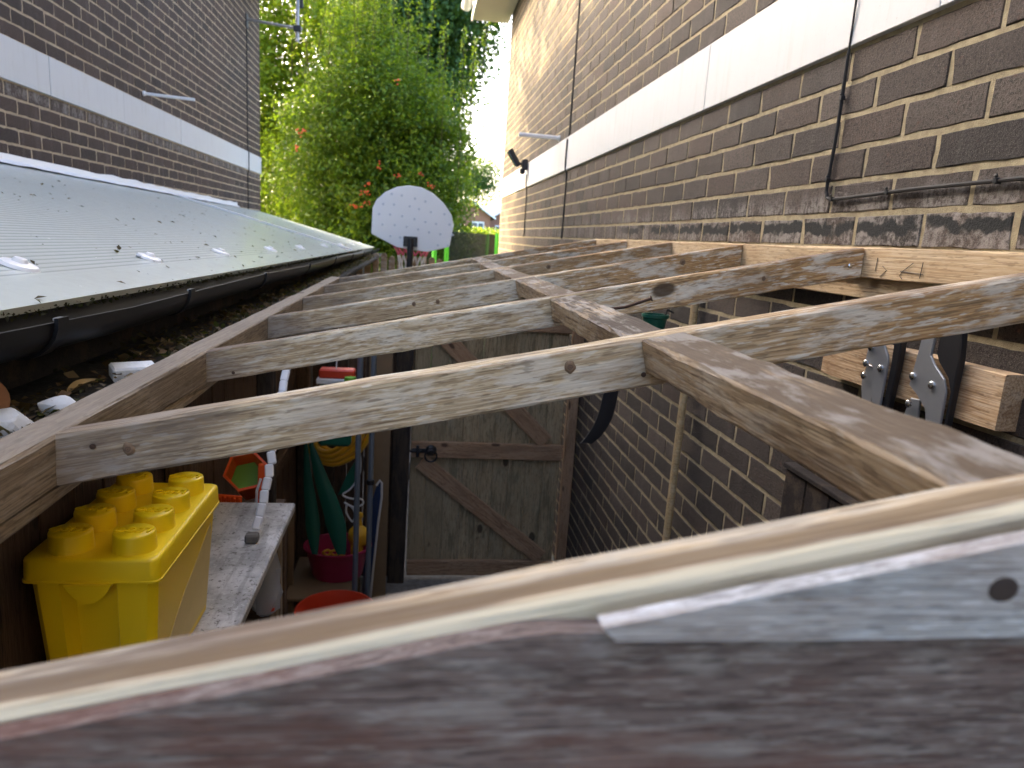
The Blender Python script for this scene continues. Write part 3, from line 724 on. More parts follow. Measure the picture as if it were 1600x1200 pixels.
for i in range(4):
    for j in range(2):
        p = (-.5045+.0905*j, 1.0785+.0825*i, -.5005)
        s = put('stud', studm, lid, T(*p))
        put('raised_lettering', txt, lid, T(p[0], p[1], p[2]+.0292) @ RZ(PI))
# faded label on the side facing the passage
ps = [(1.075, -.735), (1.105, -.690), (1.15, -.655), (1.195, -.627), (1.235, -.612), (1.29, -.585), (1.335, -.565), (1.345, -.60), (1.335, -.735)]
fx = lambda z: -.3725-(-.528-z)/.221*.0155+.0012
V = [(fx(b), a, b) for a, b in ps]+[(fx(b)-.0010, a, b) for a, b in ps]; n = len(ps)
part('faded_label', (V, [tuple(range(n)), tuple(range(n, 2*n))[::-1]]+[(k, (k+1) % n, n+(k+1) % n, n+k) for k in range(n)]), M_YELF, tb)

# ------------------------------------------------------------------ bench
bn = thing('bench', (-.44, 1.2, -2.08), 'grey weathered bench board carrying the yellow tub along the fence', 'bench')
bm_ = cbox(-.572, -.312, .45, 1.915, -.775, -.751, .004)
part('bench_top', bm_, M_BENCH, bn)
for (xx, yy) in ((-.35, 1.84), (-.53, 1.84), (-.35, .55), (-.53, .55)):
    beam('leg', (xx, yy, -2.079), (xx, yy, -.776), .03, .035, M_PLATE, bn, up=(0, 1, 0), n=4)

# orange hexagonal toy cup with a ribbed flap
oc = thing('toy_cup', (-.465, 1.99, -.90), 'orange plastic hexagonal cup with open ribbed flap behind the end of the bench', 'toy')
def hexring(r, z, k=6, a0=.3): return [(r*math.cos(a0+2*PI*i/k), r*math.sin(a0+2*PI*i/k), z) for i in range(k)]
V = hexring(.036, -.20)+hexring(.050, 0)+hexring(.056, 0)+hexring(.056, -.012)+hexring(.045, -.012)+hexring(.042, -.09)
Fc = [tuple(range(6))[::-1]]
V = hexring(.040, -.15)+hexring(.048, -.014)+hexring(.056, -.012)+hexring(.056, 0)+hexring(.049, 0)+hexring(.044, -.06)+hexring(.040, -.11)
for i in range(6): Fc += [(i*6+k, i*6+(k+1) % 6, i*6+6+(k+1) % 6, i*6+6+k) for k in range(6)]
Fc.append(tuple(36+k for k in range(6)))
Mo = T(-.462, 2.000, -.690) @ RX(.95) @ RY(.10) @ Matrix.Scale(1.12, 4)
part('cup_body', (V, Fc), M_ORANGE, oc, Mo)
part('green_liner', (hexring(.0435, -.062), [tuple(range(6))]), M_LGREEN, oc, Mo)
fp = cbox(-.032, .032, -.003, .003, -.052, .0, .002)
for k in range(5): fp = join(fp, cbox(-.027+.0125*k, -.021+.0125*k, -.008, -.003, -.048, -.004, .001))
part('flap', fp, M_ORANGE, oc, T(-.490, 1.932, -.738) @ RX(.35) @ RY(.1))
part('side_arm', xf(prism([(-.012, 0), (.012, 0), (.016, -.07), (.004, -.14), (-.016, -.13)], -.006, .006, 'Y', .002), T(-.413, 1.985, -.664)), M_ORANGE, oc)
part('white_trim', tube([(-.414, 1.962, -.70), (-.424, 1.958, -.735), (-.427, 1.957, -.80)], .004, 6), M_UPVC, oc)
o = thing('wooden_crate', (-.47, 2.07, -2.08), 'dark wooden crate standing behind the bench under the orange cup', 'crate')
part('crate_top', cbox(-.56, -.38, 1.935, 2.16, -.86, -.835, .003), M_FENCE, o)
for k in range(5): part('slat', cbox(-.56, -.38, 1.935, 1.955, -2.075+.24*k, -1.86+.24*k, .003), M_FENCE, o)
for xx in (-.552, -.388): part('corner_post', cbox(xx-.012, xx+.012, 2.11, 2.155, -2.079, -.861, .003), M_FENCE, o)

# white segmented strip hanging down onto the bench
ch = thing('plastic_chain', (-.356, 1.67, -.75), 'white jointed plastic strip hanging down to the bench with a dirty end block', 'plastic strip')
pts = smooth_path([(-.339, 1.965, -.345), (-.343, 1.87, -.45), (-.346, 1.79, -.552), (-.352, 1.735, -.632), (-.358, 1.69, -.69), (-.364, 1.662, -.722)], 4)
lk = mesh('link', cbox(-.0105, .0105, -.005, .005, -.0165, .0165, .0035), M_UPVC)
acc = 0; last = None; nxt = .0
for a, b in zip(pts[:-1], pts[1:]):
    L = (b-a).length; d = (b-a).normalized()
    while nxt <= acc+L:
        p = a+d*(nxt-acc); Mx = d.to_track_quat('Z', 'X').to_matrix().to_4x4()
        zax = -d; xax = Vector((1, 0, 0)); yax = zax.cross(xax).normalized(); xax = yax.cross(zax)
        Mx = Matrix((xax, yax, zax)).transposed().to_4x4(); Mx.translation = p
        put('link', lk, ch, Mx @ RY(rnd.gauss(0, .10)) @ RX(.15)); nxt += .0335
    acc += L
part('end_block', cbox(-.385, -.355, 1.640, 1.668, -.750, -.728, .004), M_CONC, ch)

# clear bag hanging under the bench edge
V = []; Fc = []; n = 18
prof = [(.008, -.80), (.016, -.84), (.026, -.875), (.034, -.92), (.037, -.96), (.028, -1.0), (.010, -1.015)]
for i, (r, z) in enumerate(prof):
    for k in range(n):
        t = 2*PI*k/n; q = r*(1+.22*math.sin(3*t+i*1.3)+.12*math.sin(7*t+i*2.1)); V.append((-.356+q*math.cos(t)*1.1-.012*i/6, 1.78+q*math.sin(t)*.8, z))
for i in range(len(prof)-1): Fc += [(i*n+k, i*n+(k+1) % n, (i+1)*n+(k+1) % n, (i+1)*n+k) for k in range(n)]
Fc.append(tuple((len(prof)-1)*n+k for k in range(n)))
bg_ = thing('plastic_bag', (-.36, 1.78, -1.015), 'crumpled clear plastic bag hanging below the bench edge', 'bag')
part('bag_film', (V, Fc), M_BAG, bg_, smooth=True)
part('green_tie', tube([(-.352, 1.78, -.765), (-.346, 1.778, -.80), (-.35, 1.78, -.815)], .006, 6), M_LGREEN, bg_)
part('red_contents', xf(lathe([(0, -.008), (.012, -.006), (.015, .002), (0, .008)], 10), T(-.352, 1.775, -.99)), M_RED, bg_)

# ------------------------------------------------------------------ clutter at the back left
sh = thing('low_shelf', (-.4, 3.34, -2.08), 'low plywood shelf under the magenta tub', 'shelf')
part('shelf_board', cbox(-.56, -.235, 3.13, 3.62, -1.72, -1.701, .003), M_PLY, sh)
for (xx, yy) in ((-.54, 3.16), (-.26, 3.16), (-.54, 3.59), (-.26, 3.59)): part('leg', cbox(xx-.015, xx+.015, yy-.015, yy+.015, -2.079, -1.721, .003), M_PLY, sh)
o = beam('timber_batten', (-.553, 3.27, -2.079), (-.553, 3.27, -1.33), .03, .02, M_PLY, None, up=(0, 1, 0), n=4)
tag(o, 'short pale batten standing against the fence beside the magenta tub', 'batten')
bk = thing('magenta_tub', (-.34, 3.38, -1.70), 'magenta plastic tub of yellow toys on the low shelf', 'tub')
part('tub', xf(lathe([(.115, 0), (.122, .004), (.150, .135), (.163, .150), (.167, .150), (.167, .158), (.152, .158), (.143, .14), (.112, .012), (0, .012)], 28, 1, .86), T(-.345, 3.38, -1.70)), M_MAG, bk, smooth=True)
def blob(r, sx, sy, sz, seed):
    bm = bmesh.new(); bmesh.ops.create_icosphere(bm, subdivisions=2, radius=r); q = random.Random(seed)
    for v in bm.verts: v.co = (v.co.x*sx*(1+q.uniform(-.12, .12)), v.co.y*sy*(1+q.uniform(-.12, .12)), v.co.z*sz*(1+q.uniform(-.12, .12)))
    return bm_out(bm)
tk = thing('toy_digger', (-.22, 3.40, -1.55), 'yellow plastic toy sticking up out of the right side of the magenta tub', 'toy')
part('toy_body', join(xf(blob(.055, 1, .8, 1.15, 3), T(-.243, 3.38, -1.50)), xf(cbox(-.03, .03, -.02, .02, -.05, .05, .01), T(-.25, 3.37, -1.57))), M_HOSE, tk, smooth=True)
part('toy_knob', xf(lathe([(.016, 0), (.018, .02), (.012, .045), (.02, .055), (.018, .075), (0, .08)], 12), T(-.245, 3.385, -1.455) @ RX(-.2)), M_HOSE, tk, smooth=True)
tk = thing('toy_chain', (-.36, 3.26, -1.53), 'small yellow linked toy lying on the front rim of the magenta tub', 'toy')
for k in range(3):
    part('link', tube([(-.385+.035*k+.017*math.cos(t), 3.262+.006*math.sin(2*t), -1.532+.013*math.sin(t)) for t in np.linspace(0, 2*PI, 12, endpoint=False)], .006, 6, closed=True), M_HOSE, tk, smooth=True)
def blade(cl, wd, th=.006, curl=.25):
    """leaf-scoop blade: centre line (points), half widths"""
    V = []; Fc = []; P = smooth_path(cl, 5); m_ = len(P); W = np.interp(np.linspace(0, 1, m_), np.linspace(0, 1, len(wd)), wd); n = 7
    for i, p in enumerate(P):
        for s in (0, 1):
            for k in range(n):
                u = (k/(n-1)-.5)*2; V.append((p.x+u*W[i], p.y-curl*W[i]*(1-u*u)+s*th, p.z-abs(u)*W[i]*.25))
    for i in range(m_-1):
        for s in (0, 1):
            for k in range(n-1):
                a = i*2*n+s*n+k; Fc.append((a, a+1, a+2*n+1, a+2*n))
        for k in (0, n-1): a = i*2*n+k; Fc.append((a, a+n, a+3*n, a+2*n))
    for i in (0, m_-1): b = i*2*n; Fc += [(b+k, b+k+1, b+n+k+1, b+n+k) for k in range(n-1)]
    return V, Fc
for (cl, wd, lab) in (([(-.487, 3.26, -.98), (-.474, 3.25, -1.15), (-.45, 3.23, -1.33), (-.432, 3.20, -1.51)], [.007, .015, .027, .034, .012], 'dark green plastic leaf scoop, the left one of the pair in the magenta tub'),
                      ([(-.455, 3.22, -.98), (-.405, 3.20, -1.13), (-.345, 3.18, -1.30), (-.305, 3.16, -1.49)], [.009, .026, .040, .046, .018], 'dark green plastic leaf scoop, the right and broader one in the magenta tub')):
    t_ = thing('leaf_scoop', cl[-1], lab, 'leaf scoop', 'pair of green leaf scoops')
    part('blade', blade(cl, wd), M_GREEN, t_, smooth=True)
    part('grip', tube([(cl[0][0]-.012, cl[0][1]+.02, cl[0][2]+.20), (cl[0][0]-.005, cl[0][1]+.005, cl[0][2]+.09), (cl[0][0], cl[0][1]+.003, cl[0][2]-.01)], .011, 8), M_GREEN, t_, smooth=True)
ho = thing('garden_hose', (-.36, 3.36, -1.17), 'coiled yellow garden hose hanging behind the grey poles', 'hose')
hp = []
for k in range(6):
    cx, cz, rr = -.375+.010*k, -.945+.005*k, .105+.020*(k % 4)+.010*k
    pts = [(cx+rr*.78*math.cos(t)+.03*math.sin(t), 3.34+.018*k+.012*math.sin(2*t+k), cz+rr*1.02*math.sin(t)) for t in np.linspace(0, 2*PI, 36, endpoint=False)]
    part('hose_loop', tube(pts, .0125, 8, closed=True), M_HOSE, ho, smooth=True)
part('hook', tube([(-.37, 4.08, -.84), (-.37, 3.45, -.84), (-.37, 3.30, -.84), (-.37, 3.28, -.82)], .008, 6), M_IRON, ho)
cd = thing('white_cord', (-.27, 3.25, -1.40), 'white cord hanging in loops in front of the grey poles', 'cord')
cp = [(-.24, 3.24, -1.0), (-.232, 3.23, -1.07), (-.238, 3.23, -1.13), (-.275, 3.22, -1.19), (-.31, 3.22, -1.22), (-.27, 3.21, -1.235), (-.225, 3.20, -1.232), (-.215, 3.20, -1.255), (-.25, 3.20, -1.275), (-.285, 3.20, -1.262), (-.29, 3.20, -1.30), (-.262, 3.20, -1.345), (-.25, 3.20, -1.31), (-.265, 3.20, -1.275), (-.30, 3.20, -1.25)]
part('cord', tube(smooth_path(cp, 6), .0048, 6), M_NETW, cd, smooth=True)
part('green_card', prism([(-.335, -1.235), (-.268, -1.20), (-.246, -1.04), (-.30, -1.14)], 3.25, 3.256, 'Y'), M_GREEN, cd)
for (x0, x1, yy, lab) in ((-.232, -.236, 3.08, 'grey metal pole, the left and nearer of two, standing by the magenta tub'), (-.182, -.186, 3.22, 'grey metal pole with a black clamp, the right one of two')):
    t_ = thing('grey_pole', (x1, yy, -2.08), lab, 'pole', 'two grey poles')
    part('tube', tube([(x1, yy, -2.079), ((x0+x1)/2, yy, -1.2), (x0, yy, -.33)], .0125, 12), M_GREYP, t_, smooth=True)
    if yy > 3.2: part('clamp', xf(lathe([(.0135, -.012), (.019, -.010), (.019, .010), (.0135, .012)], 12), T(-.184, yy, -1.155)), M_BLACKP, t_)
    else: part('foot_cap', xf(lathe([(.016, -.0), (.016, .03), (.013, .032)], 12), T(x1, yy, -2.079)), M_BLACKP, t_)
o = part('plywood_sheet', cbox(-.238, -.116, 3.78, 3.795, -2.078, -.42, .002), M_PLY); tag(o, 'tall brown plywood offcut standing beside the black gate post', 'plywood')
sb = thing('body_board', (-.17, 3.5, -2.08), 'narrow blue board with a worn white edge leaning by the plywood', 'board')
ol = [(-.235, -2.078), (-.20, -2.078), (-.185, -1.90), (-.172, -1.70), (-.158, -1.50), (-.142, -1.34), (-.143, -1.262), (-.152, -1.247), (-.168, -1.275), (-.19, -1.36), (-.212, -1.52), (-.228, -1.8)]
part('board_face', prism(ol, 3.50, 3.512, 'Y', .003), M_BLUEB, sb)
part('white_edge', tube([(a, 3.503, b) for a, b in ol[1:9]], .0065, 6), M_NETW, sb)
bu = thing('red_bucket', (-.30, 2.88, -2.08), 'orange red bucket in front of the low shelf, mostly hidden', 'bucket')
part('bucket_body', xf(lathe([(.115, 0), (.120, .004), (.160, .44), (.170, .452), (.172, .462), (.163, .464), (.154, .44), (.114, .012), (0, .012)], 32), T(-.300, 2.885, -2.079)), M_RED, bu, smooth=True)
part('handle', tube([(-.300+.166*math.cos(t), 2.885-.02+.10*math.sin(t)*0, -1.64-.16*abs(math.sin(t))) for t in np.linspace(0, PI, 15)], .004, 6), M_STEEL, bu)
pk = thing('lawn_feed_bag', (-.30, 3.15, -.95), 'green packet with red and white top hanging below the rafters', 'packet')
part('packet_body', cbox(-.40, -.262, 3.03, 3.09, -.93, -.655, .012), M_GREEN, pk)
part('green_nozzle', xf(lathe([(.02, -.10), (.03, -.05), (.024, 0), (0, .004)], 12), T(-.268, 3.02, -.615)), M_LGREEN, pk, smooth=True)
part('white_strip', cbox(-.41, -.252, 3.022, 3.095, -.653, -.628, .004), M_UPVC, pk)
part('red_top', cbox(-.40, -.250, 3.025, 3.092, -.627, -.588, .006), M_RED, pk)
part('hanger', tube([(-.33, 3.05, -.589), (-.33, 3.12, -.40), (-.33, 3.21, -.315)], .003, 6), M_NETW, pk)

# ------------------------------------------------------------------ things on the right-hand wall
br = thing('broom_handle', (.89, 2.27, -2.08), 'pale round wooden broom handle leaning on the brick wall', 'broom handle')
part('shaft', xf(beam_mesh(1, 1, 1, 2), Matrix.Scale(0, 4)) if False else tube([(.895, 2.262, -2.03), (.930, 2.319, -1.048), (.958, 2.372, -.13)], .0135, 12), M_HANDLE, br, smooth=True)
part('broom_head', cbox(.80, .965, 2.235, 2.29, -2.078, -2.025, .006), M_BROWN, br)
st = blade([(.765, 2.605, -.21), (.762, 2.60, -.38), (.754, 2.60, -.543), (.738, 2.60, -.646), (.706, 2.60, -.715), (.672, 2.60, -.755)], [.028, .028, .029, .030, .028, .022], .008, .05)
sp = thing('rubber_strap', (.7, 2.6, -.755), 'black curved rubber strip hanging from a rafter in front of the brick wall', 'strap')
part('strip', st, M_IRON, sp, smooth=True); part('hanging_loop', tube([(.765, 2.607, -.22), (.765, 2.612, -.14), (.765, 2.618, -.10)], .006, 6), M_IRON, sp)
o = thing('green_hose_pot', (.93, 2.6, -.4), 'dark green plastic pot hung on the brick wall under the rafters', 'pot')
part('pot', xf(lathe([(.03, -.10), (.038, -.05), (.046, -.004), (.052, 0), (.052, .012), (.044, .012), (.04, -.04), (0, -.05)], 20), T(.905, 2.62, -.255)), M_GREEN, o, smooth=True)
part('hook', tube([(.976, 2.62, -.235), (.95, 2.62, -.225), (.945, 2.62, -.245)], .004, 6), M_IRON, o)
o = beam('tool_rail', (.959, 1.008, -.208), (.959, 1.52, -.208), .0395, .094, M_BLOCK, None, n=8, c=.0015)
tag(o, 'short tan timber block screwed to the brick wall holding the two loppers', 'timber block')
def lopper(y, z, lab, kind):
    t_ = thing('loppers', (.925, y, z-.16), lab, 'loppers', 'loppers hung on the wall block')
    X0 = .918
    if kind == 0:
        pl = [(-.034, .055), (.012, .062), (.030, .040), (.034, .025), (.030, -.16), (.008, -.16), (.012, -.08), (-.004, -.02), (-.010, .012), (-.036, .022)]
        hk = [(-.036, .012), (-.012, .010), (-.002, -.03), (-.004, -.075), (-.020, -.105), (-.032, -.075), (-.044, -.040), (-.046, -.022)]
        bolts = [(-.022, .048), (.018, .012), (-.03, .014), (-.03, -.012), (-.012, -.075)]
        hd = [(.034, .075), (.056, .075), (.055, .02), (.042, -.14), (.031, -.14), (.036, .02)]
    else:
        pl = [(-.022, .095), (.008, .098), (.006, .045), (.020, .030), (.048, .010), (.058, -.012), (.060, -.20), (.030, -.20), (.030, -.10), (.016, -.052), (-.014, -.030), (-.036, -.018), (-.030, .03)]
        hk = [(-.034, -.042), (-.008, -.040), (-.006, -.075), (-.012, -.12), (-.026, -.16), (-.040, -.12), (-.046, -.085)]
        bolts = [(-.028, .0), (.024, -.006), (-.026, -.052), (-.032, -.092)]
        hd = [(.016, .105), (.060, .105), (.068, .05), (.066, -.08), (.058, -.16), (.061, -.01), (.050, .012), (.022, .035), (.012, .05)]
    mp = lambda P: [(y-a, z+b) for a, b in P]          # seen from -X, +Y is to the left
    part('cutter_plate', prism(mp(pl), X0, X0+.005, 'X', .0012), M_STEEL, t_)
    part('hook_blade', prism(mp(hk), X0+.006, X0+.011, 'X', .0012), M_STEEL, t_)
    part('handle', prism(mp(hd), X0+.0055, X0+.0195, 'X', .002), M_BLACKP, t_)
    bl = mesh('bolt', lathe([(0, .0065), (.004, .006), (.0072, .0035), (.0078, 0)], 14), M_BOLT, True)
    for a, b in bolts: put('bolt', bl, t_, T(X0-.0002, y-a, z+b) @ RY(-PI/2))
lopper(1.300, -.215, 'steel loppers with curved cutter, the left pair on the timber block', 0)
lopper(1.160, -.200, 'steel loppers with broad black handle, the right pair on the timber block', 1)
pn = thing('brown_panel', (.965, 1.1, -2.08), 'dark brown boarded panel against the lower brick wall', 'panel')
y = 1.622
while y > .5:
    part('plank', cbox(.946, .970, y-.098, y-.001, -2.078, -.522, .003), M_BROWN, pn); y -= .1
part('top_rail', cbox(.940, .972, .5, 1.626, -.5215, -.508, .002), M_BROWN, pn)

# cables, pipes, lamp
def on_r(y, z, d=.008): return (XR-d, y, z)
cb = thing('wall_cable', (XR, 1.6, .14), 'black cable clipped down and along the near brick wall on the right', 'cable')
part('cable', tube(smooth_path([on_r(1.640, 2.5), on_r(1.641, .95, .014), on_r(1.642, .70, .018), on_r(1.643, .60, .018), on_r(1.653, .46, .012), on_r(1.660, .30), on_r(1.667, .185), on_r(1.664, .158), on_r(1.640, .144), on_r(1.50, .146), on_r(1.36, .150), on_r(1.22, .151), on_r(1.09, .152), on_r(.8, .156), on_r(.2, .15)], 6), [.0024]*24+[.0042]*200, 8), M_CABLE, cb, smooth=True)
clip = mesh('cable_clip', join(cbox(-.008, .003, -.005, .005, -.0055, .0055, .001), xf(lathe([(0, .004), (.003, .003), (.0035, 0)], 8), T(-.006, 0, .008) @ RY(-PI/2))), M_BLACKP)
for (y, z) in ((1.657, .375), (1.667, .19), (1.636, .1435), (1.43, .148), (1.14, .1515)): put('cable_clip', clip, cb, T(XR-.006, y, z) @ RX(rnd.uniform(-.3, .3)))
for (y, z0, z1, lab) in ((4.94, .03, 2.56, 'thin dark cable running down the middle of the right brick wall'), (6.76, .06, .60, 'thin dark cable dropping from the floodlight on the right wall')):
    o = part('thin_cable', tube(smooth_path([on_r(y, z1, .004), on_r(y, HT+.05, .004), on_r(y-.01, HT-.02, .016), on_r(y, HB+.02, .016), on_r(y-.01, HB-.05, .004), on_r(y, z0, .004)] if z1 > HT else [on_r(y, z1, .018), on_r(y, HB+.02, .018), on_r(y+.01, HB-.04, .005), on_r(y, .2, .005), on_r(y, z0, .005), on_r(y+.12, z0-.02, .005)], 5), .006, 6), M_CABLE); tag(o, lab, 'cable')
o = part('overflow_pipe', join(tube([(XR+.01, 5.30, .739), (XR-.30, 5.30, .742)], .0145, 12, cap=True), xf(lathe([(.019, 0), (.019, .012), (.0125, .014)], 14), T(XR-.001, 5.30, .739) @ RY(-PI/2))), M_UPVC, smooth=True); tag(o, 'white plastic overflow pipe jutting from the right wall above the band', 'pipe')
o = part('overflow_pipe', join(tube([(XL-.01, 5.86, .878), (XL+.36, 5.86, .865)], .0105, 12), xf(lathe([(.018, 0), (.018, .012), (.0105, .014)], 14), T(XL+.001, 5.86, .878) @ RY(PI/2))), M_UPVC, smooth=True); tag(o, 'white plastic overflow pipe jutting from the left wall above the band', 'pipe')
fl_ = thing('floodlight', (XR-.07, 6.8, .68), 'black security floodlight with sensor on the far part of the right wall', 'floodlight')
part('wall_box', cbox(XR-.065, XR-.013, 6.74, 6.84, .64, .73, .006), M_BLACKP, fl_)
lh = part('lamp_head', xf(cbox(-.022, .022, -.06, .06, -.085, .085, .008), T(XR-.135, 6.84, .745) @ RY(-.60)), M_BLACKP, fl_)
part('lamp_glass', xf(cbox(-.026, -.0215, -.05, .05, -.072, .072, .001), T(XR-.135, 6.84, .745) @ RY(-.60)), M_GLASS, lh)
part('sensor', xf(lathe([(.0, -.03), (.02, -.025), (.028, 0), (.024, .02)], 14), T(XR-.06, 6.76, .625)), M_BLACKP, fl_, smooth=True)
part('arm', tube([(XR-.06, 6.79, .69), (XR-.12, 6.82, .70)], .012, 8), M_BLACKP, fl_)
ae = thing('aerial', (XL+.3, 9.13, 2.2), 'grey aerial mast on a bracket at the far corner of the left house', 'aerial')
part('wall_plate', cbox(XL-.002, XL+.012, 9.08, 9.18, 2.18, 2.33, .003), M_IRON, ae)
part('bracket_arm', tube([(XL+.01, 9.13, 2.27), (XL+.62, 9.13, 2.225)], .016, 10), M_STEEL, ae, smooth=True)
part('mast', tube([(-1.488, 9.13, 2.08), (-1.488, 9.13, 3.4)], .021, 12), M_STEEL, ae, smooth=True)
part('u_clamp', cbox(-1.53, -1.445, 9.10, 9.16, 2.19, 2.26, .006), M_IRON, ae)
part('cable_box', cbox(-1.46, -1.42, 9.09, 9.12, 2.44, 2.60, .006), M_IRON, ae)
o = part('thin_cable', tube([(XL+.006, 9.11, 2.25), (XL+.006, 9.11, LT+.03), (XL+.018, 9.11, LT-.02), (XL+.018, 9.11, LB), (XL+.006, 9.11, LB-.05), (XL+.006, 9.11, .1)], .007, 6), M_CABLE); tag(o, 'thin dark cable running down the far end of the left brick wall', 'cable')

# ------------------------------------------------------------------ leaves, plaster lumps, grime
def lumps(seed, sx, sy, sz, r=.5):
    bm = bmesh.new(); bmesh.ops.create_icosphere(bm, subdivisions=3, radius=1); q = random.Random(seed)
    dirs = [(Vector((q.gauss(0, 1), q.gauss(0, 1), q.gauss(0, 1))).normalized(), q.uniform(.55, .85)) for _ in range(9)]
    for v in bm.verts:
        for d, k in dirs:
            e = v.co.dot(d)-k
            if e > 0: v.co -= d*e
        v.co = (v.co.x*sx, v.co.y*sy, v.co.z*sz)
    return bm_out(bm)
for (x, y, z, s, rz, lab, kd) in ((-.507, .945, -.269, (.033, .038, .021), .3, 'white plaster lump on the felt ledge at the left edge of the picture', 1), (-.497, 1.045, -.272, (.026, .030, .017), 1.1, 'second white plaster lump on the felt ledge, next to the first', 2)):
    o = part('plaster_lump', lumps(kd*5, *s), M_STONE, None, T(x, y, z) @ RZ(rz)); tag(o, lab, 'plaster lump')
o = part('plaster_block', cbox(-.036, .036, -.022, .022, -.013, .013, .0035), M_STONE, None, T(-.492, 1.31, -.272) @ RZ(.55) @ RX(.12)); tag(o, 'flat white plaster block on the felt ledge beside the second rafter', 'plaster block')
def leaf_cloud(name, C, Nrm, S, mat, parent=None, asp=.5, fold=.25, rs=nrs):
    """C centres (n,3), Nrm rough normals (n,3), S sizes: each leaf two quads folded along the midrib"""
    n = len(C); Nrm = Nrm/np.maximum(np.linalg.norm(Nrm, axis=1, keepdims=True), 1e-6)
    a = rs.normal(size=(n, 3)); a -= (a*Nrm).sum(1, keepdims=True)*Nrm; a /= np.linalg.norm(a, axis=1, keepdims=True); b = np.cross(Nrm, a)
    S = S[:, None]
    tip = C+a*S*.5; base = C-a*S*.5; mid1 = C
    l = C+b*S*asp*.5+Nrm*S*fold*.4; r = C-b*S*asp*.5+Nrm*S*fold*.4
    V = np.stack([base, l, tip, r], 1).reshape(-1, 3)
    me = bpy.data.meshes.new(name); me.vertices.add(4*n); me.vertices.foreach_set('co', V.astype(np.float32).ravel())
    me.loops.add(6*n); idx = np.arange(n)[:, None]*4+np.array([[0, 1, 2, 0, 2, 3]]); me.loops.foreach_set('vertex_index', idx.ravel().astype(np.int32))
    me.polygons.add(2*n); me.polygons.foreach_set('loop_start', np.arange(0, 6*n, 3, dtype=np.int32))
    me.materials.append(mat); me.update(calc_edges=True); me.validate()
    return put(name, me, parent)
n = 5200
yy = .5+nrs.rand(n)**1.25*7.5; xx = -.468-.075*np.abs(nrs.normal(size=n)); xx = np.clip(xx, -.64, -.462)
den = .5+.5*np.sin(yy*9)+nrs.rand(n); keep = den > .75
C = np.stack([xx, yy, H*0-.284+.018*nrs.rand(n)**2+.014*np.exp(-((xx+.48)/.05)**2)*nrs.rand(n)], 1)[keep]
Nn = nrs.normal(size=C.shape)*.55+np.array([0, 0, 1])
tag(leaf_cloud('leaf_litter', C, Nn, .007+.022*nrs.rand(len(C))**2, M_DEADLEAF, asp=.6), 'brown leaf litter and moss lying along the felt ledge', 'leaf litter', kind='stuff')
# a few curled leaves big enough to pick out
def big_leaf(L, W, curl):
    V = []; Fc = []; n = 8
    for i in range(n+1):
        t = i/n; w = W*math.sin(PI*min(1, t*.97+.03))**.8*.5; z = curl*math.sin(PI*t)
        for k, u in enumerate((-1, -.5, 0, .5, 1)): V.append(((t-.5)*L, u*w, z+abs(u)**1.5*W*.22))
    for i in range(n):
        for k in range(4): a = i*5+k; Fc.append((a, a+1, a+6, a+5))
    return V, Fc
for (x, y, z, rz, ry, L, W, lab, colr) in ((-.56, 1.0, -.252, 2.6, -1.15, .070, .040, 'upright curled brown leaf at the left edge of the felt ledge', (.30, .13, .055)), (-.515, 1.17, -.272, .9, -.25, .048, .026, 'yellow brown curled leaf between the plaster lumps', (.36, .24, .09)), (-.53, 1.44, -.268, 2.0, .2, .06, .034, 'flat tan leaf on the felt ledge beyond the plaster block', (.28, .19, .09))):
    o = part('dead_leaf', big_leaf(L, W, .005), plain('leaf_'+str(round(x*1000)), colr, .7, .3, 60), None, T(x, y, z) @ RZ(rz) @ RY(ry)); tag(o, lab, 'leaf')
# grit blown onto the roof sheets
n = 420
ty = .9+nrs.rand(n)**1.4*7; tt = nrs.rand(n)**1.3*.8
C = np.array([tuple(Vector(eave_pt(a)).lerp(Vector(ridge(a)), b)+Vector((0, 0, .003))) for a, b in zip(ty, tt)])
tag(leaf_cloud('roof_grit', C, nrs.normal(size=C.shape)*.25+np.array([.3, 0, 1]), .006+.020*nrs.rand(n)**2.5, M_DEADLEAF, asp=.55), 'dark specks of grit and twigs on the clear roof', 'grit', kind='stuff')
n = 2600
ty = .6+nrs.rand(n)*7; C = np.array([tuple(Vector(eave_pt(a))+Vector((-.012+.014*nrs.rand(), 0, -.018+.012*nrs.rand()))) for a in ty])
tag(leaf_cloud('gutter_moss', C, nrs.normal(size=C.shape)+np.array([.3, 0, .6]), .004+.007*nrs.rand(n), leaf_mat('moss', [(.012, .012, .008), (.03, .03, .014), (.05, .045, .03)], .1, .9), asp=.8), 'dark moss along the eave above the black gutter', 'moss', kind='stuff')

# ------------------------------------------------------------------ garden beyond
hp_ = thing('basketball_hoop', (-.06, 6.3, -2.08), 'white fan-shaped basketball backboard seen from behind on a black post', 'basketball hoop')
ys0 = 6.3
bbp = [(-.405, -.02), (-.205, -.135), (-.105, -.150), (-.075, -.150), (.085, -.175), (.265, -.112), (.292, .07)]
arc = [(-.055+.352*math.cos(t), .075+.32*math.sin(t)) for t in np.linspace(.02, PI-.0, 20)]
poly = [(-.408, -.028), (-.19, -.128), (-.06, -.142), (.075, -.152), (.262, -.098), (.290, .085), (.27, .17), (.20, .265), (.10, .345), (0, .385), (-.10, .393), (-.20, .375), (-.30, .325), (-.372, .255), (-.402, .19)]
bb = part('backboard', prism(poly, ys0, ys0+.03, 'Y', .004), M_BOARD, hp_)
dt = mesh('moulded_dimple', lathe([(0, .002), (.0095, .0018), (.011, 0)], 10), M_DENT)
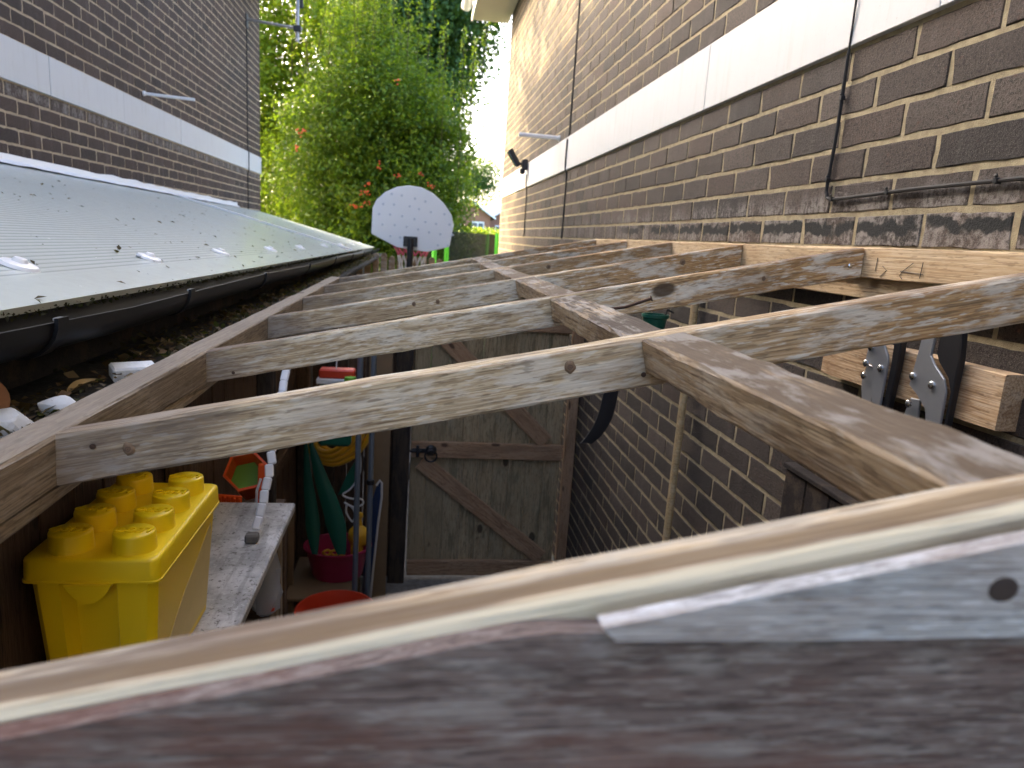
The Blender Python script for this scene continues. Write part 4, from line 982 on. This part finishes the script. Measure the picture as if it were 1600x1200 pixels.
for j, zz in enumerate((-.04, .055, .14, .225, .31)):
    for i in range(7):
        x = -.34+.1*i+(.03 if j % 2 else -.01)+rnd.gauss(0, .008)
        if j == 4 and (i < 1 or i > 4): continue
        if j == 3 and i > 5: continue
        if j == 0 and i in (3, 4): continue
        if j == 0 and i == 0: continue
        put('moulded_dimple', dt, bb, T(x, ys0-.0005, zz+.03*math.sin(i)*.4-.0125*i*.6) @ RX(PI/2))
part('bracket', cbox(-.135, -.015, ys0-.05, ys0-.001, -.115, -.03, .004), M_BLACKP, hp_)
part('post', tube([(-.085, ys0-.07, -2.079), (-.085, ys0-.07, -1.0), (-.072, ys0-.062, -.05)], .027, 10), M_BLACKP, hp_, smooth=True)
part('base', xf(lathe([(.36, 0), (.36, .05), (.28, .12), (.06, .16), (0, .16)], 20), T(-.085, ys0-.07, -2.079)), M_BLACKP, hp_)
rc = (-.06, ys0+.26, -.09)
part('rim', tube([(rc[0]+.19*math.cos(t), rc[1]+.19*math.sin(t), rc[2]) for t in np.linspace(0, 2*PI, 28, endpoint=False)], .008, 8, closed=True), M_RED, hp_, smooth=True)
for half, (z0, z1, ra, rb, mt) in enumerate(((-.09, -.20, .19, .125, M_NET), (-.20, -.36, .125, .11, M_NETW))):
    V = ([], [])
    for k in range(14):
        for s in (-1, 1):
            a = 2*PI*k/14; b = a+s*PI/14*2
            V = join(V, tube([(rc[0]+ra*math.cos(a), rc[1]+ra*math.sin(a), z0), (rc[0]+(ra+rb)/2*math.cos((a+b)/2)*.96, rc[1]+(ra+rb)/2*math.sin((a+b)/2)*.96, (z0+z1)/2), (rc[0]+rb*math.cos(b), rc[1]+rb*math.sin(b), z1)], .0062, 5))
    part('net_top' if half == 0 else 'net_bottom', V, mt, hp_)
pf = thing('picket_fence', (-.3, 8.1, -2.08), 'pale picket fence beyond the basketball post', 'fence')
x = -.82
while x < .30:
    hgt = -.25+rnd.uniform(-.015, .015)
    part('pale', join(prism([(x-.034, -2.079), (x+.034, -2.079), (x+.034, hgt-.03), (x+.02, hgt-.008), (x, hgt), (x-.02, hgt-.008), (x-.034, hgt-.03)], 8.1, 8.122, 'Y', .003)), M_PALE, pf); x += .088
for z in (-.7, -1.7): part('rail', cbox(-.86, .34, 8.124, 8.16, z-.04, z+.04, .003), M_PALE, pf)

tr = thing('trampoline', (1.2, 12.2, -2.08), 'round trampoline with lime green padded poles and dark safety net', 'trampoline')
tc, trr = Vector((1.25, 12.4, 0)), 1.65
angs = [PI*1.29, PI*1.335, PI*1.485, PI*1.85, PI*.15, PI*.5, PI*.85]
tp = [(.233, 11.0), (.417, 11.0), (1.18, 11.0), (2.4, 11.6), (2.6, 13.1), (1.3, 13.9), (.0, 13.0)]
for (x, y) in tp:
    part('padded_pole', tube([(x, y, -2.079), (x, y, -.9), (x, y, .075)], .036, 10), M_TGREEN, tr, smooth=True)
for (a, b) in zip(tp, tp[1:]+tp[:1]):
    if a == tp[0]: continue
    q = (Vector((b[0], b[1], 0))-Vector((a[0], a[1], 0))); nn = Vector((q.y, -q.x, 0)).normalized()*.006
    V = [(a[0], a[1], -1.2), (b[0], b[1], -1.2), (b[0], b[1], .06), (a[0], a[1], .06)]
    V = V+[(p[0]+nn.x, p[1]+nn.y, p[2]) for p in V]
    part('safety_net', (V, [(0,1,2,3),(7,6,5,4),(0,4,5,1),(1,5,6,2),(2,6,7,3),(3,7,4,0)]), M_MESHNET, tr)
V = [(x, y, -1.22) for x, y in tp]+[(x, y, -1.26) for x, y in tp]; n = len(tp)
part('jumping_bed', (V, [tuple(range(n)), tuple(range(n, 2*n))[::-1]]+[(k, (k+1) % n, n+(k+1) % n, n+k) for k in range(n)]), M_BLACKP, tr)

def limb_tree(parent, base, hgt, r, nlimb, spread, seed, mat=M_BARK):
    q = random.Random(seed); b = Vector(base)
    top = b+Vector((q.uniform(-.2, .2), q.uniform(-.2, .2), hgt*.8))
    vf = tube(smooth_path([b, b+Vector((q.uniform(-.1, .1), 0, hgt*.3)), b+Vector((q.uniform(-.2, .2), q.uniform(-.2, .2), hgt*.55)), top], 4), [r*(1-.85*i/12) for i in range(13)], 8)
    for k in range(nlimb):
        t = q.uniform(.15, .85); p = b.lerp(top, t); a = q.uniform(0, 2*PI); L = spread*(1.1-t*.6)*q.uniform(.6, 1)
        e = p+Vector((math.cos(a)*L, math.sin(a)*L, L*q.uniform(.4, 1.0)))
        mid = p.lerp(e, .5)+Vector((0, 0, -.06*L))
        rr = r*(1-.7*t)*.45
        vf = join(vf, tube(smooth_path([p, mid, e], 4), [rr*(1-.85*i/8) for i in range(9)], 6))
    return part('trunk', vf, mat, parent, smooth=True)
def crown(parent, cen, rad, ncl, per, size, mat, seed, clr=.34, droop=0, flat=.0, holes=.25, name='crown'):
    rs = np.random.RandomState(seed)
    d = rs.normal(size=(ncl, 3)); d /= np.linalg.norm(d, axis=1, keepdims=True)
    rr = rs.rand(ncl)**.45
    # lumpy outline
    ph = rs.rand(6)*6
    lump = 1+.16*np.sin(d[:, 0]*4+ph[0])*np.cos(d[:, 2]*3.4+ph[1])+.10*np.sin(d[:, 1]*7+ph[2]+d[:, 2]*5)
    cc = np.array(cen)+d*np.array(rad)*(rr*lump)[:, None]
    C = np.repeat(cc, per, 0); k = len(C)
    off = rs.normal(size=(k, 3))*clr*.5*np.array([1, 1, .8 if not droop else 1.0]); 
    if droop: off[:, 2] = -np.abs(off[:, 2])*droop
    C = C+off
    out = C-np.array(cen); out /= np.linalg.norm(out, axis=1, keepdims=True)
    Nn = rs.normal(size=(k, 3))*.7+out*.5+np.array([0, 0, .35])
    return leaf_cloud(name, C, Nn, size*(.6+.8*rs.rand(k)), mat, parent, asp=.5, rs=rs)
def spires(parent, pts, mat, seed, size=.045):
    rs = np.random.RandomState(seed); Cs = []; tv = ([], [])
    for (x, y, z0, z1) in pts:
        dx, dy = rs.normal()*.10, rs.normal()*.10; n = int((z1-z0)/.012)
        t = rs.rand(n); a = rs.rand(n)*2*PI; R_ = .035+.05*(1-t)
        Cs.append(np.stack([x+dx*t+np.cos(a)*R_, y+dy*t+np.sin(a)*R_, z0+(z1-z0)*t], 1))
        tv = join(tv, tube([(x, y, z0-.3), (x+dx*.5, y+dy*.5, (z0+z1)/2), (x+dx, y+dy, z1)], [.006, .004, .002], 5))
    C = np.concatenate(Cs); o = leaf_cloud('upright_shoots', C, rs.normal(size=C.shape)+np.array([0, 0, .4]), size*(.6+.8*rs.rand(len(C))), mat, parent, rs=rs)
    part('shoot_stems', tv, M_BARK, parent)
    return o

# berry shrub filling the gap between the houses
s1 = thing('berry_shrub', (-.85, 13.4, -2.08), 'large evergreen shrub with clusters of orange red berries behind the backboard', 'shrub')
limb_tree(s1, (-.85, 13.4, -2.079), 4.2, .10, 16, 1.5, 3)
crown(s1, (-.82, 13.4, .55), (1.62, 1.25, 2.85), 1500, 92, .070, M_SHRUB, 21, .30)
rs = np.random.RandomState(5)
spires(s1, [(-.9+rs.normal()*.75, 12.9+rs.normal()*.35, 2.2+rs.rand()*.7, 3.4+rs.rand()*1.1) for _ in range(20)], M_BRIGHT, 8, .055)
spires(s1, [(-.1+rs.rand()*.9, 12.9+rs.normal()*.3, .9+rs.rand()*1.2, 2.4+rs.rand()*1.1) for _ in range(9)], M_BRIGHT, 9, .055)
bm0 = bmesh.new(); bmesh.ops.create_icosphere(bm0, subdivisions=1, radius=.015); bv = bm_out(bm0)
for (px, py) in ((557, 320), (574, 317), (575, 288), (625, 275), (655, 273), (465, 232), (472, 208), (620, 127), (590, 262), (572, 303), (676, 290), (560, 322)):
    dv = cf+(px-800)/F_PX*cr+(600-py)/F_PX*cu; c = dv*(12.12/dv.y)+Vector((0, rnd.uniform(-.1, .1), 0)); vv = ([], [])
    for _ in range(rnd.randint(4, 10)): vv = join(vv, xf(bv, T(c.x+rnd.gauss(0, .045), c.y+rnd.gauss(0, .045), c.z+rnd.gauss(0, .030))))
    part('berry_cluster', vv, M_BERRY, s1, smooth=True)['kind'] = 'stuff'
# tall weeping tree behind
s2 = thing('tall_tree', (.2, 19, -2.08), 'tall dark green tree with drooping foliage rising behind the berry shrub', 'tree')
limb_tree(s2, (.1, 19, -2.079), 8.5, .22, 18, 2.2, 4)
crown(s2, (-.55, 19.0, 5.7), (2.1, 2.0, 3.3), 1200, 85, .125, M_TREE, 31, .55, droop=1.5)
crown(s2, (-.75, 18.8, 1.6), (1.45, 1.4, 2.3), 480, 70, .10, M_TREE, 33, .5, droop=1.3, name='lower_crown')
s3 = thing('sunlit_tree', (-3.2, 16, -2.08), 'yellow green sunlit tree beside the far corner of the left house', 'tree')
limb_tree(s3, (-3.3, 16, -2.079), 5.5, .14, 14, 1.8, 6)
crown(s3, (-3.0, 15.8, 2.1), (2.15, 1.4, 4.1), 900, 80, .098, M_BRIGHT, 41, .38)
s6 = thing('sun_filter_tree', (-10.6, 18, -2.08), 'unseen loose-crowned tree added behind the left brick house to filter the sun', 'tree')  # out of view, added only to soften the sun on the right wall
limb_tree(s6, (-10.6, 18, -2.079), 11.5, .26, 20, 3.4, 9)
crown(s6, (-10.6, 17.6, 8.0), (3.0, 5.6, 3.4), 205, 50, .17, M_TREE, 61, .85)
s4 = thing('rowan_tree', (2.3, 31, -2.08), 'small loose-crowned tree in front of the far houses', 'tree')
limb_tree(s4, (2.2, 31, -2.079), 3.6, .10, 10, 1.2, 7)
crown(s4, (2.05, 31, 2.45), (1.15, 1.2, 1.15), 150, 50, .12, M_TREE, 51, .5)
# sunlit hedge
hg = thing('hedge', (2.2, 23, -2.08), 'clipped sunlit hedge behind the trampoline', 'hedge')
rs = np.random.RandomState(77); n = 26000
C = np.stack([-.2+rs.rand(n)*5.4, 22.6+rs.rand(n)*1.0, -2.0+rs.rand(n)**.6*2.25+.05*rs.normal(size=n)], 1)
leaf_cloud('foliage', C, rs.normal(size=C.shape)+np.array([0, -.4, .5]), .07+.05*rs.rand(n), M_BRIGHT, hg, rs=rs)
part('stems', join(*[tube([(-.1+.4*k, 23.1, -2.079), (-.1+.4*k+rnd.gauss(0, .05), 23.1, -.2)], .03, 6) for k in range(13)]), M_BARK, hg)
# far houses
def far_house(x0, x1, y, ze, zr, lab, wins):
    h = thing('far_house', ((x0+x1)/2, y, -2.08), lab, 'house')
    part('wall', box(x0, x1, y, y+7, -2.079, ze), M_FARBRICK, h)
    part('gable', prism([(x0, ze+.002), (x1, ze+.002), ((x0+x1)/2, zr)], y, y+7), M_FARBRICK, h)
    w = .18
    rfp = [(x0-.35, ze-.18), ((x0+x1)/2, zr+.02), (x1+.35, ze-.18), (x1+.35, ze-.03), ((x0+x1)/2, zr+.2), (x0-.35, ze-.03)]
    part('roof', prism(rfp, y-.3, y+7.2), M_TILE, h)
    part('barge_board', prism([(a, b-.02) for a, b in rfp], y-.36, y-.31), M_UPVC, h)
    for (wx, wz, ww, wh) in wins:
        f = part('window', cbox(wx-ww/2, wx+ww/2, y-.06, y-.002, wz-wh/2, wz+wh/2, .01), M_UPVC, h)
        for s in (-1, 1): part('pane', cbox(wx+s*ww*.235-ww*.19, wx+s*ww*.235+ww*.19, y-.075, y-.061, wz-wh*.4, wz+wh*.4, .004), M_GLASS, f)
far_house(1.6, 5.0, 52, 1.5, 2.6, 'far red brick house with white barge boards seen in the gap on the right', [(2.4, .6, .9, 1.0), (4.1, .6, .9, 1.0), (2.4, -1.0, 1.2, 1.1)])
far_house(5.3, 9.4, 56, 1.4, 2.7, 'second far brick house partly behind the right house corner', [(6.2, .5, .9, 1.0), (8.0, .5, .9, 1.0)])
